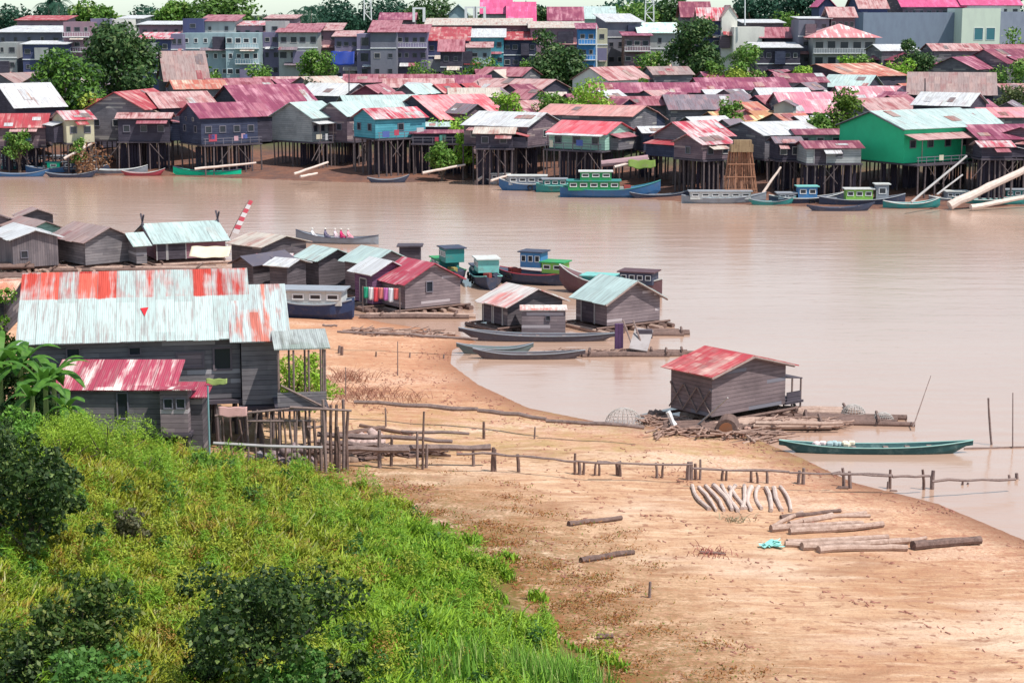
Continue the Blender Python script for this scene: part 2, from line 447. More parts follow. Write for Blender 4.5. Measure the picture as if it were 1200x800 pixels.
def house(name, D, xa, ya, yaw, L, W, ye, yb, roof, wall, label, group=None, cat='house', oh=.35, stilts=0,
          nf=0, ng=0, win=(), wcol=PANE, fcol=FRAME, ground=fz, doors=(), awn=None, deck=0, wh=.9, asym=1.0, hip=0, gablemat=None, stf=STILT, rows=3, openfront=False, body=True, yb_abs=None, bargeboard=None, sfree=0.0):
    s = F/(D*CP+ (CAMZ-6)*SP)
    sy, cy = math.sin(R(yaw)), math.cos(R(yaw))
    Lm = -L if L < 0 else L/(s*max(abs(sy),.15))
    Wm = -W if W < 0 else W/(s*max(abs(cy),.15))
    A = P(xa, ya, D); zr = A.z
    De = D-Wm/2*abs(sy)
    ze = P(xa, ye, De).z
    fside = -1 if yaw > 0 else 1
    dirv = Vector((sy,cy,0)); ctr = Vector((A.x,A.y,0))+dirv*Lm/2
    zg = ground(ctr.x, ctr.y)
    if yb_abs is not None: zf = yb_abs
    elif yb is None: zf = zg
    else: zf = max(zg if not stilts else zg+.3, P(xa, yb, De).z)
    ze = max(ze, zf+1.2); zr = max(zr, ze+.25)
    root = empty(name, (ctr.x,ctr.y,zf), R(90-yaw), label, cat, group)
    H = zr-zf; he = ze-zf; hw = Wm/2; a, b = -Lm/2, Lm/2
    up = MB(); sides = (1,-1)
    hl = hip*Lm
    for sd in sides:
        e = hw if sd == fside else hw*asym
        hh = he if sd == fside else H-(H-he)*asym
        bt, tp = slab((a+hl,0,H),(b-hl,0,H),(b,sd*e,hh),(a,sd*e,hh))
        if sd == 1: bt, tp = [q+Vector((0,0,-.003)) for q in bt], [q+Vector((0,0,-.003)) for q in tp]
        up.hexa(bt, tp)
    if hip:
        up.quad((a+hl,0,H),(a,hw,he),(a,-hw,he)); up.quad((b-hl,0,H),(b,-hw,he),(b,hw,he))
    far_ = ground is fz
    def sheet(mb, sd, x0, x1, t0, t1, off):
        e = hw if sd == fside else hw*asym; hh = he if sd == fside else H-(H-he)*asym
        q = lambda x,t: (x, sd*e*t, H-(H-hh)*t+off)
        sk_ = random.uniform(-.04,.04)
        pts = [q(x0,t0),q(x1,t0),q(x1+sk_,t1),q(x0+sk_,t1)]
        bt,tp = slab(*pts, .03); mb.hexa(bt,tp)
    if not hip and body:
        for sd in sides:
            x = a+.05
            while x < b-.5:                      # single sheets lapping over the eave by uneven amounts
                w_ = random.uniform(.7,1.3)
                if random.random() < .45: sheet(up, sd, x, min(x+w_,b+.04), random.uniform(.35,.8), 1+random.uniform(.01,.16)/hw, .015+random.uniform(.005,.03))
                x += w_
    rf = up.build('roof', roof, root)
    if not hip and body and far_:
        for k in range(random.choice((0,1,2))):
            x0 = random.uniform(a,b-1.0); t0 = random.uniform(.02,.7); pm = MB()
            sheet(pm, fside, x0, x0+random.uniform(.7,1.6), t0, min(1.03,t0+random.uniform(.2,.5)), .055+.012*k)
            pm.build('patch_sheet', random.choice(PATCH), root)
    sl_ = (H-he)/hw
    bw = hw-oh; bh = he+sl_*oh-.10; bl0, bl1 = a+oh, b-oh
    if body:
        if hip: poly = [(-bw,0),(bw,0),(bw,bh),(-bw,bh)]
        else: poly = [(-bw,0),(bw,0),(bw,bh),(0,H-.10),(-bw,bh)]
        MB().prism([(p[0],p[1]) for p in poly][::1], bl0, bl1).build('wall', wall, root)
    if bargeboard:
        m = MB()
        for sd in sides:
            m.tube([(a-.01,0,H-.12),(a-.01,sd*hw,he-.1)],.07,4)
        m.build('bargeboard', bargeboard, root)
    f_rz = 0 if fside < 0 else math.pi
    bl = bl1-bl0
    if nf:
        for k in range(nf):
            x = bl0+bl*(k+.5)/nf; 
            window(root, (x, fside*bw, min(bh-.55, bh*.55)), min(.9, bl/nf*.6), min(wh, bh*.5), f_rz, fcol, wcol, cross=False)
    if ng:
        for k in range(ng):
            y = -bw+2*bw*(k+.5)/ng
            window(root, (bl0, y, min(bh-.5, bh*.55)), min(.85, 2*bw/ng*.55), min(wh, bh*.5), -math.pi/2, fcol, wcol)
    for (fc,u,z,ww,hh) in win:
        if fc == 'f': z = min(z, bh-.15-hh/2)
        if fc == 'f': window(root, (bl0+bl*u, fside*bw, z), ww, hh, f_rz, fcol, wcol)
        else: window(root, (bl0, -bw+2*bw*u, z), ww, hh, -math.pi/2, fcol, wcol)
    for (fc,u,ww,hh) in doors:
        hh = min(hh, bh-.12)
        if fc == 'f': door(root, (bl0+bl*u, fside*bw, hh/2+.02), ww, hh, f_rz)
        else: door(root, (bl0, -bw+2*bw*u, hh/2+.02), ww, hh, -math.pi/2)
    if awn:   # (mat, height, drop, depth)
        m_, h1, dr, dp = awn
        bt, tp = slab((bl0,fside*(bw+.02),h1),(bl1,fside*(bw+.02),h1),(bl1,fside*(bw+dp),h1-dr),(bl0,fside*(bw+dp),h1-dr),.05)
        MB().hexa(bt,tp).build('awning', m_, root)
        for k in range(3): MB().tube([(bl0+bl*(.05+.45*k),fside*(bw+dp-.1),0),(bl0+bl*(.05+.45*k),fside*(bw+dp-.1),h1-dr)],.05,5).build('post', STILT, root)
    if stilts:
        dp = deck if deck else .3
        y0, y1 = (-bw-dp, bw) if fside < 0 else (-bw, bw+dp)
        MB().box(((bl0+bl1)/2,(y0+y1)/2,-.11),(bl+.3,y1-y0,.16)).build('floor_deck', DARK, root)
        if deck:
            m = MB(); yy = fside*(bw+dp-.06)
            m.box(((bl0+bl1)/2,yy,.75),(bl+.2,.06,.07)); m.box(((bl0+bl1)/2,yy,.4),(bl+.2,.05,.05))
            for k in range(int(bl/1.2)+1): m.box((bl0+.1+k*1.2,yy,.36),(.06,.055,.7))
            m.build('railing', FRAME2, root)
            for k in range(random.choice((2,3,5))):
                x0 = bl0+bl*random.random()*.9; w_ = random.uniform(.4,1.1)
                MB().box((x0,fside*(bw+dp),.5+random.uniform(0,.5)),(w_,.03,random.uniform(.5,.9))).build('laundry', random.choice(CLOTHS), root)
        elif ground is fz and random.random()<.8:
            w_ = bl*random.uniform(.3,.6); x0 = random.uniform(bl0+w_/2,bl1-w_/2); z1=bh*.93
            bt,tp = slab((x0-w_/2,fside*(bw+.02),z1),(x0+w_/2,fside*(bw+.02),z1),(x0+w_/2,fside*(bw+1.1),z1-.4),(x0-w_/2,fside*(bw+1.1),z1-.4),.05)
            MB().hexa(bt,tp).build('awning', random.choice(AWN), root)
        if ground is fz and random.random()<.55 and Lm>3:
            ww_=random.uniform(1.0,1.8); hh_=bh*random.uniform(.6,.85); ym=random.uniform(-.2,.2)*bw; dd=bw*random.uniform(.9,1.4); e_=random.choice((-1,1)); xe=bl1 if e_>0 else bl0
            xs_=(xe+.02*e_, xe+ww_*e_); xa_,xb_=min(xs_),max(xs_)
            MB().box(((xa_+xb_)/2,ym,hh_/2-.01),(xb_-xa_,dd,hh_-.02)).build('side_room', random.choice((wGREY,wPURP,wNAVY,wDARK,wPALE)), root)
            zi,zo=hh_+.45,hh_+.02; p_in=(xa_ if e_>0 else xb_); p_out=(xb_+.3 if e_>0 else xa_-.3)
            bt,tp = slab((p_in,ym-dd/2-.2,zi),(p_in,ym+dd/2+.2,zi),(p_out,ym+dd/2+.2,zo),(p_out,ym-dd/2-.2,zo),.05)
            MB().hexa(bt,tp).build('side_roof', random.choice(AWN), root)
        rows_y = [fside*(bw+dp-.15)] + [fside*bw*(1-2*(q+1)/max(1,rows-1)) *.95 for q in range(rows-1)]
        n = stilts; proto = {}
        for yy in rows_y:
            for k in range(n):
                xx = bl0+.1+(bl-.2)*k/(n-1)+random.uniform(-.12,.12)
                wv = Matrix.Rotation(R(90-yaw),4,'Z')@Vector((xx,yy,0))+Vector((ctr.x,ctr.y,0))
                zb = max(ground(wv.x,wv.y),-.6)-.3
                ln = zf-zb-.19
                lean = random.uniform(-.12,.12)
                if ln > .3: MB().tube([(xx,yy,-.19),(xx+lean,yy+random.uniform(-.08,.08),-.19-ln)],[.085,.11],6).build('stilt', stf, root)
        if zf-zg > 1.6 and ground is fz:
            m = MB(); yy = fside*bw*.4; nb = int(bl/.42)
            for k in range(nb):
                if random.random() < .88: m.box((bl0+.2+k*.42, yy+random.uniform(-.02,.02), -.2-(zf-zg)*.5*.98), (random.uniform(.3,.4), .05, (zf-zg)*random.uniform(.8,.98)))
            m.build('underfloor_shade_boards', wUNDERSHADE, root)  # boards added under the floor, near-black to stand for the shade there
        for k in range(max(1,n//3)):
            x0 = bl0+.2+bl*random.random()*.7; yy = rows_y[0]*1.01
            MB().tube([(x0,yy+fside*.1,-.3),(x0+random.choice((-1,1))*1.6,yy+fside*.12,-min(2.2,zf-.1))],.045,5).build('brace', stf, root)
    return root
def block(D, xl, xr, yt, W, wall, floors, nw, label, name='apartment_building', yaw=0, roof=None, rise=1.0, over=.6, yb=None, wcol=PANE, fcol=FRAME, balc=(), cat='building', flat=True, wsz=(1.0,1.1), skipf=(), bc=WHITE, side_w=0, rtype='shed'):
    """flat walled building: pixel columns xl..xr, wall top at pixel row yt"""
    a = P(xl,yt,D); b = P(xr,yt,D); Lm = (b-a).length/ max(.5,math.cos(R(yaw))); zt = a.z
    c = (a+b)/2; zg = fz(c.x, D)
    r = R(yaw); back = Vector((-math.sin(r), math.cos(r),0))
    ctr = Vector((c.x,c.y,0))+back*W/2
    root = empty(name, (ctr.x,ctr.y,zg), r, label, cat)
    H = zt-zg
    MB().box((0,0,H/2),(Lm,W,H)).build('wall', wall, root)
    fh = min(3.1, H/max(1,floors))
    for fl in range(floors):
        z = H-fh*(fl+.5)+.05
        if fl in skipf: continue
        for k in range(nw):
            x = -Lm/2+Lm*(k+.5)/nw+random.uniform(-.12,.12)
            w_ = min(wsz[0]*random.choice((.8,1,1.25)), Lm/nw*.7)
            window(root,(x,-W/2,z),w_,wsz[1]*random.choice((.85,1)),0,fcol,wcol)
        for k in range(side_w):
            window(root,(Lm/2,-W/2+W*(k+.5)/side_w,z),.9,wsz[1],math.pi/2,fcol,wcol)
    MB().box((0,-W/2-.06,H-fh-.02),(Lm+.1,.12,.18)).build('ledge', bc, root) if floors>1 else None
    for (fl,u0,u1) in balc:
        z = H-fh*(fl+1); x0 = -Lm/2+Lm*u0; x1 = -Lm/2+Lm*u1
        o = MB().box(((x0+x1)/2,-W/2-.62,z+.03),(x1-x0,1.2,.14)).build('balcony', bc, root)
        m = MB().box(((x0+x1)/2,-W/2-1.19,z+.98),(x1-x0,.05,.06))
        nb = int((x1-x0)/.5)+1
        for k in range(nb): m.box((x0+.03+(x1-x0-.06)*k/max(1,nb-1),-W/2-1.19,z+.53),(.05,.05,.84))
        m.build('railing', bc, o)
    aw_ = random.Random(int(xl*7+D))
    if floors > 1 and name == 'apartment_building' and yb is None:
        for q in range(aw_.choice((1,2,2,3))):
            fl = aw_.randrange(1, floors+1); z = H-fh*fl+.15; w0 = aw_.uniform(.25,.7)*Lm; x0 = aw_.uniform(-Lm/2, Lm/2-w0); dp = aw_.uniform(1.0,2.4)
            bt,tp = slab((x0,-W/2-.02,z),(x0+w0,-W/2-.02,z),(x0+w0,-W/2-dp,z-.35*dp),(x0,-W/2-dp,z-.35*dp),.06)
            MB().hexa(bt,tp).build('awning', aw_.choice(AWN), root)
        for q in range(aw_.choice((0,1,1))):
            x0 = aw_.uniform(-Lm*.4, Lm*.3); z = H-fh*aw_.randrange(1,floors+1); h_ = fh*.8
            MB().box((x0, -W/2-.45, z+h_/2-.1),(aw_.uniform(1.5,3.5),.9,h_)).build('bay', aw_.choice(BAY), root)
    if roof:
        o = over
        if rtype == 'shed':
            bt,tp = slab((-Lm/2-o,W/2+o,H+rise+.1),(Lm/2+o,W/2+o,H+rise+.1),(Lm/2+o,-W/2-o,H+.1-.05),(-Lm/2-o,-W/2-o,H+.1-.05),.12)
            MB().hexa(bt,tp).build('roof', roof, root)
            MB().prism([(-W/2+.05,H-.01),(W/2-.05,H-.01),(W/2-.05,H+rise-.05)],-Lm/2+.05,Lm/2-.05).build('roof_wall', wall, root)
        elif rtype == 'gable':
            m = MB()
            for sd in (1,-1):
                bt,tp = slab((-Lm/2-o,0,H+rise+.002*sd),(Lm/2+o,0,H+rise+.002*sd),(Lm/2+o,sd*(W/2+o),H-.1),(-Lm/2-o,sd*(W/2+o),H-.1),.12); m.hexa(bt,tp)
            m.build('roof', roof, root)
            MB().prism([(-W/2+.05,H-.01),(W/2-.05,H-.01),(0,H+rise-.2)],-Lm/2+.05,Lm/2-.05).build('roof_gable', wall, root)
        elif rtype == 'gablef':     # ridge runs away from the viewer
            m = MB()
            for sd in (1,-1):
                bt,tp = slab((0,-W/2-o,H+rise+.002*sd),(0,W/2+o,H+rise+.002*sd),(sd*(Lm/2+o),W/2+o,H-.1),(sd*(Lm/2+o),-W/2-o,H-.1),.12); m.hexa(bt,tp)
            m.build('roof', roof, root)
            g = MB(); g.quad((-Lm/2+.02,-W/2+.02,H-.01),(Lm/2-.02,-W/2+.02,H-.01),(0,-W/2+.02,H+rise-.2)); g.quad((Lm/2-.02,W/2-.02,H-.01),(-Lm/2+.02,W/2-.02,H-.01),(0,W/2-.02,H+rise-.2)); g.build('roof_gable', wall, root)
        elif rtype == 'hip':
            m = MB(); k = min(Lm,W)/2; e = H-.05
            A_=(-Lm/2-o,-W/2-o,e);B_=(Lm/2+o,-W/2-o,e);C_=(Lm/2+o,W/2+o,e);D_=(-Lm/2-o,W/2+o,e); E_=(-Lm/2+k,0,H+rise); F_=(Lm/2-k,0,H+rise)
            m.quad(A_,B_,F_,E_); m.quad(C_,D_,E_,F_); m.quad(B_,C_,F_); m.quad(D_,A_,E_); m.quad(D_,C_,B_,A_)
            m.build('roof', roof, root)
    return root
# ---------- palette of the far bank -------------
MAG  = roofmat((.24,.05,.10),(.44,.13,.18),.42)
MAG2 = roofmat((.20,.045,.08),(.40,.12,.15),.38)
PINK = roofmat((.46,.2,.23),(.27,.045,.07),.5)
PALEP= roofmat((.56,.36,.35),(.34,.08,.09),.42)
RED  = roofmat((.40,.05,.065),(.5,.2,.2),.35)
REDW = roofmat((.6,.54,.54),(.46,.03,.06),.5)
SALM = roofmat((.5,.14,.1),(.54,.3,.25),.42)
ORNG = roofmat((.5,.22,.12),(.6,.44,.24),.4)
WHT  = roofmat((.6,.6,.62),(.42,.3,.3),.25)
WHTC = roofmat((.44,.55,.54),(.42,.34,.33),.25)
CREAM= roofmat((.56,.5,.44),(.42,.16,.14),.32)
GREY = roofmat((.22,.18,.21),(.3,.11,.13),.3)
BROWN= roofmat((.34,.25,.24),(.34,.15,.15),.4)
wGREY = plankmat((.11,.1,.12),(.23,.21,.23),.25,patch=.12,pcol=(.33,.3,.29))
wDARK = plankmat((.04,.035,.055),(.09,.08,.11),.25)
wNAVY = plankmat((.03,.035,.07),(.07,.08,.13),.25)
wPURP = plankmat((.11,.075,.1),(.22,.16,.18),.22,patch=.1,pcol=(.32,.24,.24))
wPALE = plankmat((.26,.28,.29),(.4,.41,.41),.25)
wTEAL = plankmat((.06,.27,.35),(.12,.38,.46),.3)
wMINT = plankmat((.3,.5,.42),(.4,.6,.5),.3)
wGREEN= paint((.03,.52,.25),.6,.15,(.05,.3,.2))
wCREAM= plaster((.5,.46,.33),.5,(.25,.2,.15))
wBLUEG= plaster((.29,.39,.42),.55,(.16,.18,.22))
wCONC = plaster((.17,.17,.21),.6,(.1,.1,.14))
wCONCL= plaster((.34,.35,.35),.5,(.2,.19,.2))
wWHITE= plaster((.7,.68,.62),.35,(.3,.28,.28))
wLILAC= plaster((.19,.17,.26),.6,(.12,.1,.17))
wNAVYP= plaster((.06,.07,.15),.5,(.05,.05,.1))
wBLUE = plaster((.05,.2,.45),.5,(.04,.08,.2))
wPINKW= plaster((.3,.18,.22),.6,(.2,.15,.2))
BLUEP = glassmat((.12,.3,.4)); PURPP = glassmat((.3,.1,.25))
wUNDERSHADE = plankmat((.018,.015,.028),(.05,.04,.062),.3,True)  # near-black planks: shade below the stilt houses put into the colour
CLOTHS = [paint(c,.85,.2) for c in ((.5,.5,.52),(.4,.06,.1),(.08,.12,.35),(.5,.3,.35),(.1,.3,.25),(.55,.5,.4))]
AWN = (PALEP,WHT,PINK,RED,CREAM,GREY); BAY = (wNAVY,wPURP,wLILAC,wCONCL,wDARK)
h = house
# ---------- waterfront row, left to right -------------
h('stilt_house',250,-4,98,55,54,60,127,170,WHT,wDARK,'dark house under a broad white roof at the far left of the opposite bank',nf=2)
h('stilt_house',239,-2,133,86,60,-5,150,172,RED,wPURP,'low red roofed stilt hut with a pale blue window at the far left waterfront',stilts=6,win=(('f',.62,1.1,.9,.9),('f',.2,1.0,.8,.8)),wcol=BLUEP)
h('stilt_house',236,66,130,58,34,28,141,168,REDW,wCREAM,'small cream cottage with a red and white striped roof',stilts=4,doors=(('g',.5,.9,1.9),),nf=2)
h('stilt_house',240,133,108,12,-13,76,129,165,RED,wGREY,'large grey plank house with a wide blank gable behind the moored boats',stilts=8,rows=3,awn=(CREAM,3.1,.4,1.6),ng=3)
h('stilt_house',239,137,132,88,66,-4,139,166,PALEP,wDARK,'dark stilt shed with a pale pink lean roof beside the wide grey gable',stilts=6,nf=3)
h('stilt_house',247,171,108,62,66,44,127,150,PALEP,wDARK,'house with a faded salmon roof and dark gable above the pink shed')
h('stilt_house',235,219,121,58,66,38,139,170,MAG,wNAVY,'magenta roofed stilt house with a slate blue gable facing the river',stilts=8,deck=1.0,nf=4,ng=2,win=(('g',.35,3.0,.5,.5),('g',.68,3.0,.5,.5)))
h('stilt_house',262,262,100,60,88,74,137,None,MAG,wDARK,'very large magenta hall roof rising behind the slate blue gable')
h('stilt_house',238,339,120,38,34,56,139,167,WHTC,wPALE,'pale grey stilt house with a broad grey gable and a row of four windows',stilts=8,deck=1.2,awn=(WHT,2.6,.3,1.3),nf=4)
h('stilt_house',238,386,120,35,36,44,137,166,WHTC,wPURP,'brown gabled stilt house with a white roof left of the teal house',stilts=6,deck=1.0,ng=2,nf=2)
h('stilt_house',254,398,112,72,90,-9,129,150,WHTC,wGREY,'long pale cyan roof directly behind the teal house')
h('stilt_house',230,424,127,55,62,32,140,163,REDW,wTEAL,'teal blue stilt house with a red streaked roof over tall dark stilts',stilts=9,rows=4,ng=2,nf=1,deck=.8)
h('stilt_house',252,482,112,60,84,72,141,158,roofmat((.70,.42,.42),(.66,.1,.13),.5),wDARK,'big red and pink hall roof right of the teal house',nf=4)
h('stilt_house',236,482,143,88,46,-4,149,160,WHTC,wDARK,'low white roofed shed tucked under the big red hall roof')
h('stilt_house',232,480,152,88,86,-4,157,168,MAG2,wDARK,'long flat maroon boathouse standing on a dark jetty deck',stilts=9,deck=.8)
h('stilt_house',226,641,132,-62,80,44,149,172,WHT,wPURP,'white roofed stilt house with a pale plank gable facing right',stilts=8,ng=1,nf=3,gablemat=wPALE)
h('stilt_house',221,606,149,-84,50,-4,157,174,CREAM,wDARK,'lean-to hut with a cream roof in front of the big white roof',stilts=6,nf=2)
h('stilt_house',234,758,124,-66,112,-10,137,160,roofmat((.62,.28,.26),(.5,.2,.2),.4),wGREY,'long dusty pink roof behind the mint green gable')
h('stilt_house',216,729,143,-58,70,40,158,177,roofmat((.62,.26,.28),(.7,.07,.1),.6),wMINT,'red roofed stilt house with a mint green gable above the green boat',stilts=8,deck=1.0,nf=3,awn=(WHT,1.9,.25,1.0),ng=0)
h('stilt_house',218,746,148,80,34,-5,156,177,WHT,wNAVY,'dark navy shed with a small white roof beside the mint green gable',stilts=5,doors=(('f',.7,.8,1.8),))
h('stilt_house',212,787,143,48,56,48,163,185,REDW,wGREY,'brown grey stilt house with a red edged white roof and broad gable',stilts=7,ng=2)
h('stilt_house',205,804,157,55,44,34,170,188,REDW,wPURP,'small stilt hut with red and white striped roof standing nearest the water',stilts=7,rows=4,ng=1,nf=2)
h('stilt_house',244,829,131,68,84,-10,150,165,ORNG,wGREY,'orange and yellow striped roof behind the large white roof')
h('stilt_house',236,803,137,60,50,26,148,165,WHT,wDARK,'white roof with small dark gable between red striped and orange roofs')
h('stilt_house',217,868,143,70,78,40,159,187,WHT,wGREY,'grey stilt house under a large plain white roof beside the fish trap',stilts=7,nf=3)
h('stilt_house',214,926,151,86,80,-5,158,172,MAG2,plankmat((.15,.25,.2),(.26,.36,.3),.25),'low green walled hut with a patchy magenta roof left of the bright green house',nf=4)
h('stilt_house',207,903,160,86,36,-5,168,188,GREY,wDARK,'small grey hut on thin stilts right of the fish trap',stilts=5,nf=2)
h('stilt_house',203,936,165,84,72,-5,174,192,MAG2,wPALE,'pale panelled hut with a maroon roof in front of the bright green house',stilts=7,doors=(('f',.25,1.3,1.7),),win=(('f',.6,1.0,.8,.7),))
h('stilt_house',205,1019,130,58,124,62,152,192,WHTC,wGREEN,'bright green stilt house with a pale grey roof and long awning',stilts=11,rows=4,awn=(PALEP,3.1,.5,2.2),deck=2.2,nf=5,ng=0,bargeboard=DARK)
h('stilt_house',222,1113,128,72,46,-8,146,160,WHTC,wDARK,'white roofed house touching the right end of the bright green house')
h('stilt_house',206,1128,146,80,92,-9,164,186,MAG,wPURP,'magenta roofed stilt house at the right edge of the waterfront',stilts=8,deck=1.0,nf=4)
h('stilt_house',203,1196,149,30,-10,66,163,184,MAG2,wPURP,'purple gabled stilt house at the far right waterfront',stilts=6,ng=2)
h('stilt_house',199,1142,165,84,44,-3.5,174,186,REDW,wDARK,'tattered white and red shed roof before the magenta house on the right',stilts=6)
# ---------- second band of roofs -------------
n='town_house'
def t(D,x,y,yaw,L,W,ye,roof,label,wall=wGREY,**k): return h(n,D,x,y,yaw,L,W,ye,None,roof,wall,label,**k)
t(285,-2,86,30,34,44,98,BROWN,'beige gabled roof at the far left above the white waterfront roof')
t(280,40,88,30,34,40,99,CREAM,'small beige roof left of the bright green tree')
t(300,-2,108,88,34,-6,121,PALEP,'pink strip roof half hidden at the left edge')
t(305,186,60,75,52,-15,96,BROWN,'steep brown thatched looking roof behind the dark tree',wall=wDARK)
t(286,198,94,72,62,-9,105,SALM,'bright salmon roof behind the pale pink waterfront roof')
t(292,240,92,70,72,-10,104,PINK,'rose pink roof left of the very large magenta hall')
t(310,296,90,80,64,-9,99,PALEP,'pale rose roof right of the salmon roofs')
t(296,318,93,60,54,-9,104,MAG,'magenta roof beside a clump of yellow shrubs')
t(292,352,90,50,40,30,100,CREAM,'small cream gable roof beside the twiggy grey bush')
t(270,421,98,-64,62,-9,113,WHT,'white roof left of the small maroon gable')
t(264,428,100,15,-8,38,112,PINK,'small maroon gable with pink roof in the middle of the roofs',wall=plankmat((.2,.05,.08),(.3,.09,.12),.25))
t(300,402,87,88,118,-9,97,PINK,'long narrow rose roof below the grey concrete buildings')
t(300,512,88,88,64,-9,99,MAG,'long magenta roof below the red tiered houses')
t(282,448,92,86,84,-8,103,PALEP,'blotchy pink and cream roof behind the cyan roof')
t(264,473,99,35,30,30,111,WHTC,'pale gable with white roof left of the big red hall')
t(268,508,99,30,26,26,110,RED,'tiny red gable peeping over the big red hall roof',wall=wPURP)
t(264,524,103,86,62,-7,114,CREAM,'cream roof touching the top of the big red hall roof')
t(266,566,104,25,-6,26,114,GREY,'dark small gable right of the cream roof',wall=wDARK)
t(290,560,94,84,76,-9,106,PALEP,'pale salmon roof right of the magenta strips')
t(286,652,93,-62,90,38,106,PALEP,'long pale pink roof with a dark gable facing right',wall=wDARK)
t(315,624,79,-66,56,-9,90,PINK,'pink roof left of the dark bushy tree')
t(312,578,82,30,26,30,93,CREAM,'cream gable in front of the red tiered houses')
t(296,690,79,42,56,44,95,PALEP,'whitewashed gable house with one small window and pink roof',wall=wWHITE,win=(('g',.55,1.0,.7,.9),),yb_abs=None)
t(281,688,97,86,138,-9,109,MAG,'long magenta shed roof in the middle of the town',wall=wGREY)
t(305,757,78,80,50,-9,88,BROWN,'brown roofed grey house behind the long magenta shed')
t(290,812,91,84,108,-12,106,MAG,'wide purple magenta roof right of the long shed')
t(295,905,86,86,60,-10,97,MAG2,'purple roof below the palm and shrubs')
t(266,716,113,84,70,-8,124,PINK,'dull pink roof above the dusty pink waterfront roof')
t(264,779,120,25,-9,30,128,GREY,'small dark gable left of the broad grey roof',wall=wDARK)
t(264,776,111,86,104,-12,129,GREY,'broad grey roof behind the orange roof')
t(278,822,105,84,50,-7,112,WHT,'thin white roof strip behind the broad grey roof')
t(273,884,103,84,64,-8,114,WHT,'white roof right of the thin white strip')
t(262,884,112,45,44,34,128,PINK,'pink roof with dark gable beside the small round tree',wall=wDARK)
t(258,906,108,84,74,-13,133,roofmat((.6,.2,.27),(.7,.4,.42),.35),'broad rose red roof with a dormer in the right half of town')
t(246,918,118,15,-4,28,125,GREY,'small grey dormer gable on the rose red roofs',wall=wCONCL)
t(305,906,91,84,66,-9,99,SALM,'salmon roof left of the bright orange red hall')
t(312,955,75,62,78,60,90,SALM,'bright salmon hall roof with a dark gable to its left',wall=wDARK)
t(298,1027,88,-66,52,34,103,WHTC,'pale green white roof with dark gable right of the salmon hall',wall=wDARK)
t(290,900,103,84,66,-6,108,WHT,'dirty white strip roof below the salmon roof')
t(276,978,101,84,86,-10,119,roofmat((.55,.2,.25),(.8,.72,.74),.3),'rose roof with white stripes left of the big beige roof')
t(252,1000,115,75,62,-10,130,PALEP,'pale pink roof behind the bright green house')
t(234,930,136,68,42,-9,151,WHT,'white roof low beside the small round tree')
t(230,1001,138,-60,44,-9,152,CREAM,'pale blush roof left of the bright green house')
t(236,905,133,70,40,-12,152,SALM,'salmon roof between white roofs near the fish trap hut')
t(272,1168,85,-78,100,-14,112,BROWN,'big beige roof with dark gable in the right of town',wall=wDARK,oh=.6)
t(242,1149,109,-60,62,40,125,WHT,'clean white roof with dark gable in front of the big beige roof',wall=wDARK)
t(248,1120,118,50,48,30,132,MAG,'magenta roof behind the right end of the bright green house',wall=wDARK)
t(238,1142,126,84,72,-8,138,roofmat((.66,.3,.3),(.6,.15,.2),.45),'pink striped roof above the magenta waterfront house')
t(252,1180,120,20,-8,34,130,GREY,'small grey gable at the right edge above the pink striped roof')
t(300,1166,98,80,50,-8,108,PALEP,'blush roof at the right edge under dark shrubs')
t(335,1115,67,35,56,52,82,MAG,'maroon roof with grey gable below the grey warehouse')
t(342,1152,58,60,60,40,75,MAG2,'dark maroon roof below the white warehouse annex')
t(340,1040,73,84,60,-7,80,MAG2,'maroon roof behind the round dark green tree')
t(352,1085,51,86,62,-9,60,PALEP,'pale peeling roof directly under the grey warehouse')
t(352,1148,52,86,60,-9,60,PINK,'pink peeling roof under the right end of the warehouse')
t(352,1022,52,80,48,-9,60,WHT,'crumpled white roof right of the red hipped pavilion')
t(318,1080,92,84,26,-6,99,MAG,'small magenta roof left of the big beige roof')
t(330,556,81,84,30,-7,90,MAG2,'small dark magenta roof below the tiered red roofs')
t(322,820,84,84,70,-9,92,MAG,'magenta roof under the yellow green hedge')
t(330,100,98,84,40,-6,104,GREY,'grey roof hidden between the two big trees')
t(275,618,108,84,46,-7,118,CREAM,'cream wall and roof left of the yellow green bush',wall=wCONCL)
t(250,600,118,60,40,-8,130,PALEP,'pale pink roof behind the white waterfront roof')
t(270,662,110,80,44,-8,119,MAG,'dark rose roof left of the yellow green bush top')
